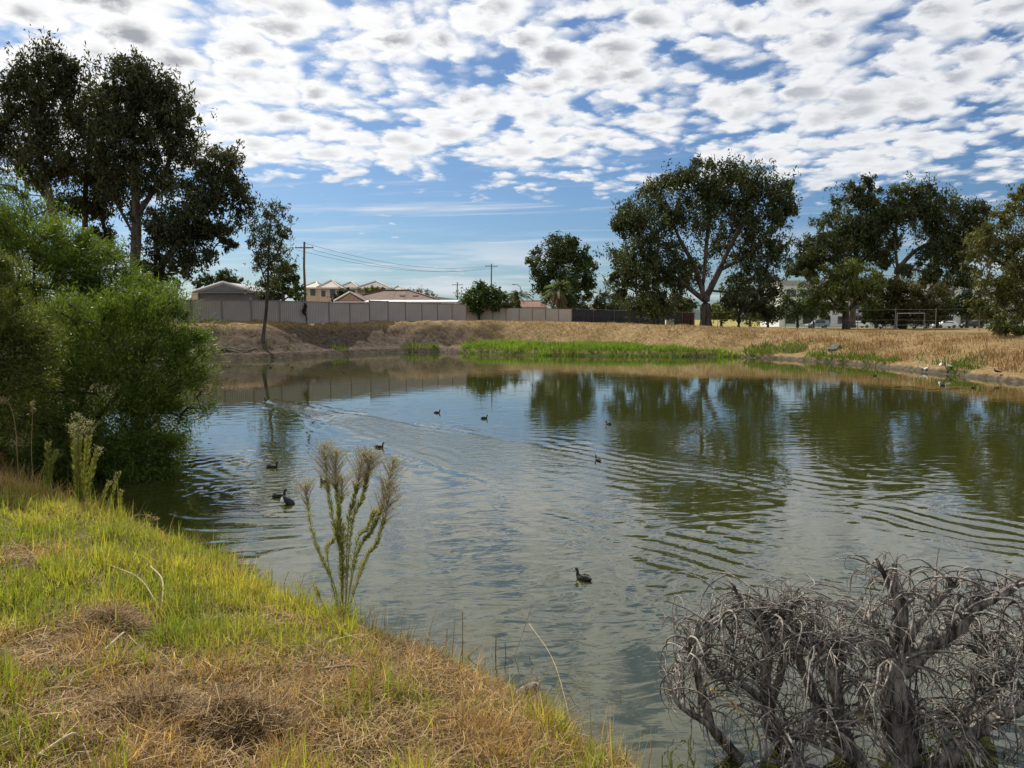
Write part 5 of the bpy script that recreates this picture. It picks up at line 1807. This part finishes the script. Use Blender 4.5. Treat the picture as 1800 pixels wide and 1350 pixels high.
dead_shrub('dead_shrub', 'dead grey shrub with thick split trunk and curled twigs at the right edge',
           [([(1584, 1400), (1580, 1330), (1574, 1270), (1570, 1215), (1567, 1180), (1582, 1162)], 4.75, .062, .045),
            ([(1576, 1180), (1604, 1158), (1640, 1130), (1675, 1104), (1705, 1072), (1750, 1048), (1800, 1020), (1850, 985)], 4.75, .036, .014),
            ([(1580, 1165), (1580, 1120), (1587, 1080), (1572, 1042), (1556, 1015), (1540, 985)], 4.8, .026, .008),
            ([(1587, 1140), (1612, 1100), (1640, 1070), (1665, 1040), (1685, 1030)], 4.9, .016, .007),
            ([(1587, 1110), (1590, 1060), (1575, 1020), (1570, 992)], 4.9, .016, .006),
            ([(1582, 1120), (1545, 1105), (1520, 1090)], 4.85, .016, .007),
            ([(1620, 1400), (1650, 1345), (1690, 1305), (1735, 1270), (1800, 1238), (1870, 1215)], 4.6, .040, .026),
            ([(1640, 1370), (1690, 1310), (1735, 1240), (1750, 1190)], 4.95, .030, .012),
            ([(1720, 1290), (1770, 1200), (1800, 1150), (1830, 1100)], 5.1,   .022, .008),
            ([(1610, 1310), (1606, 1280), (1602, 1250)], 4.9, .022, .014),
            ([(1680, 1300), (1720, 1200), (1730, 1140), (1720, 1110)], 5.2, .018, .006)], 330, 151, 1.36)
dead_shrub('dead_shrub', 'dead grey shrub with several slim leaning stems nearer the grass',
           [([(1520, 1400), (1505, 1340), (1484, 1290), (1474, 1225), (1462, 1164)], 4.7, .036, .020),
            ([(1462, 1166), (1445, 1164), (1430, 1160)], 4.7, .014, .008), ([(1464, 1166), (1476, 1158), (1484, 1146)], 4.7, .014, .009),
            ([(1500, 1340), (1468, 1288), (1432, 1222), (1402, 1150), (1391, 1095), (1390, 1075), (1396, 1056)], 4.85, .026, .009),
            ([(1410, 1390), (1388, 1330), (1352, 1278), (1342, 1215), (1345, 1144), (1334, 1095), (1306, 1068), (1287, 1036)], 4.9, .036, .009),
            ([(1350, 1250), (1372, 1180), (1390, 1140), (1420, 1125)], 5.0, .018, .008),
            ([(1400, 1115), (1425, 1130), (1445, 1150)], 4.95, .014, .007),
            ([(1345, 1380), (1300, 1335), (1256, 1290), (1238, 1240), (1217, 1168), (1206, 1134), (1235, 1108), (1270, 1094)], 4.8, .022, .008),
            ([(1300, 1340), (1248, 1282), (1195, 1245), (1175, 1215)], 4.75, .016, .006),
            ([(1340, 1230), (1300, 1200), (1260, 1185), (1240, 1160)], 4.85, .014, .006),
            ([(1560, 1390), (1470, 1320), (1400, 1300), (1370, 1310)], 4.6, .018, .010),
            ([(1440, 1360), (1400, 1345), (1340, 1335)], 4.55, .018, .010),
            ([(1334, 1100), (1360, 1085), (1385, 1090)], 4.95, .012, .006)], 320, 152, 1.20)
# a yellowed sprig and a dry leaf caught in the twigs
g9 = np.random.default_rng(161)
sp = empty('yellowed_sprig', at(1335, 1300, 4.5)); O = np.array(sp.location)
P = spline([at(1335, 1300, 4.5) - O, at(1300, 1250, 4.5) - O, at(1275, 1225, 4.5) - O, at(1238, 1208, 4.5) - O], 14)
v, f = tube_arrays([(P, np.linspace(.003, .0015, 14))], 4); npmesh('stem', v, f, M_REED, sp)
V, F, cc = leaves(P[4:], np.full(10, .012), 34, .045, .011, .1, ((.36, .27, .09), (.52, .42, .17)), 162)
npmesh('leaves', V, F, M_STRAW, sp, col=cc)
tag(sp, 'small yellowed leafy sprig caught among the dead twigs', 'sprig')
lp = at(1513, 1258, 4.72)
n = 9
uu, vv = np.meshgrid(np.linspace(-1, 1, n), np.linspace(-1, 1, n))
wv = np.sqrt(np.clip(1.02 - vv ** 2, 0, 1)) * (.8 + .25 * np.sin(vv * 5))
V = np.stack([uu * wv * .055, .02 * np.cos(uu * 2.2) + .012 * np.sin(vv * 6 + uu * 3), vv * .06 + .012 * np.sin(uu * 4)], -1).reshape(-1, 3)
i = (np.arange(n - 1)[:, None] * n + np.arange(n - 1)[None]).ravel()
o = npmesh('dry_leaf', V, np.stack([i, i + 1, i + n + 1, i + n], -1), mat('tan_dry_leaf', (.55, .40, .23), .8, .2, var=.25, vscale=25), smooth=True)
o.location = lp
tag(o, 'large curled tan leaf hanging between the dead trunks', 'leaf')

# washed-up branches on the left bank
for (pl, Y, r_, lab) in (([(372, 622), (400, 614), (430, 619), (452, 613)], 55.5, .07, 'long bare branch lying on the left earth bank above the water'),
                         ([(385, 612), (405, 618), (428, 624)], 55, .05, 'short bare branch below the long one on the left earth bank')):
    pts = [ground_hit(*q) + (0, 0, .12) for q in pl]
    v, f = tube_arrays([(spline(pts, 14), np.linspace(r_, r_ * .4, 14))], 6)
    tag(npmesh('washed_up_branch', v, f, M_DEAD, origin=pts[0], smooth=True), lab, 'branch')
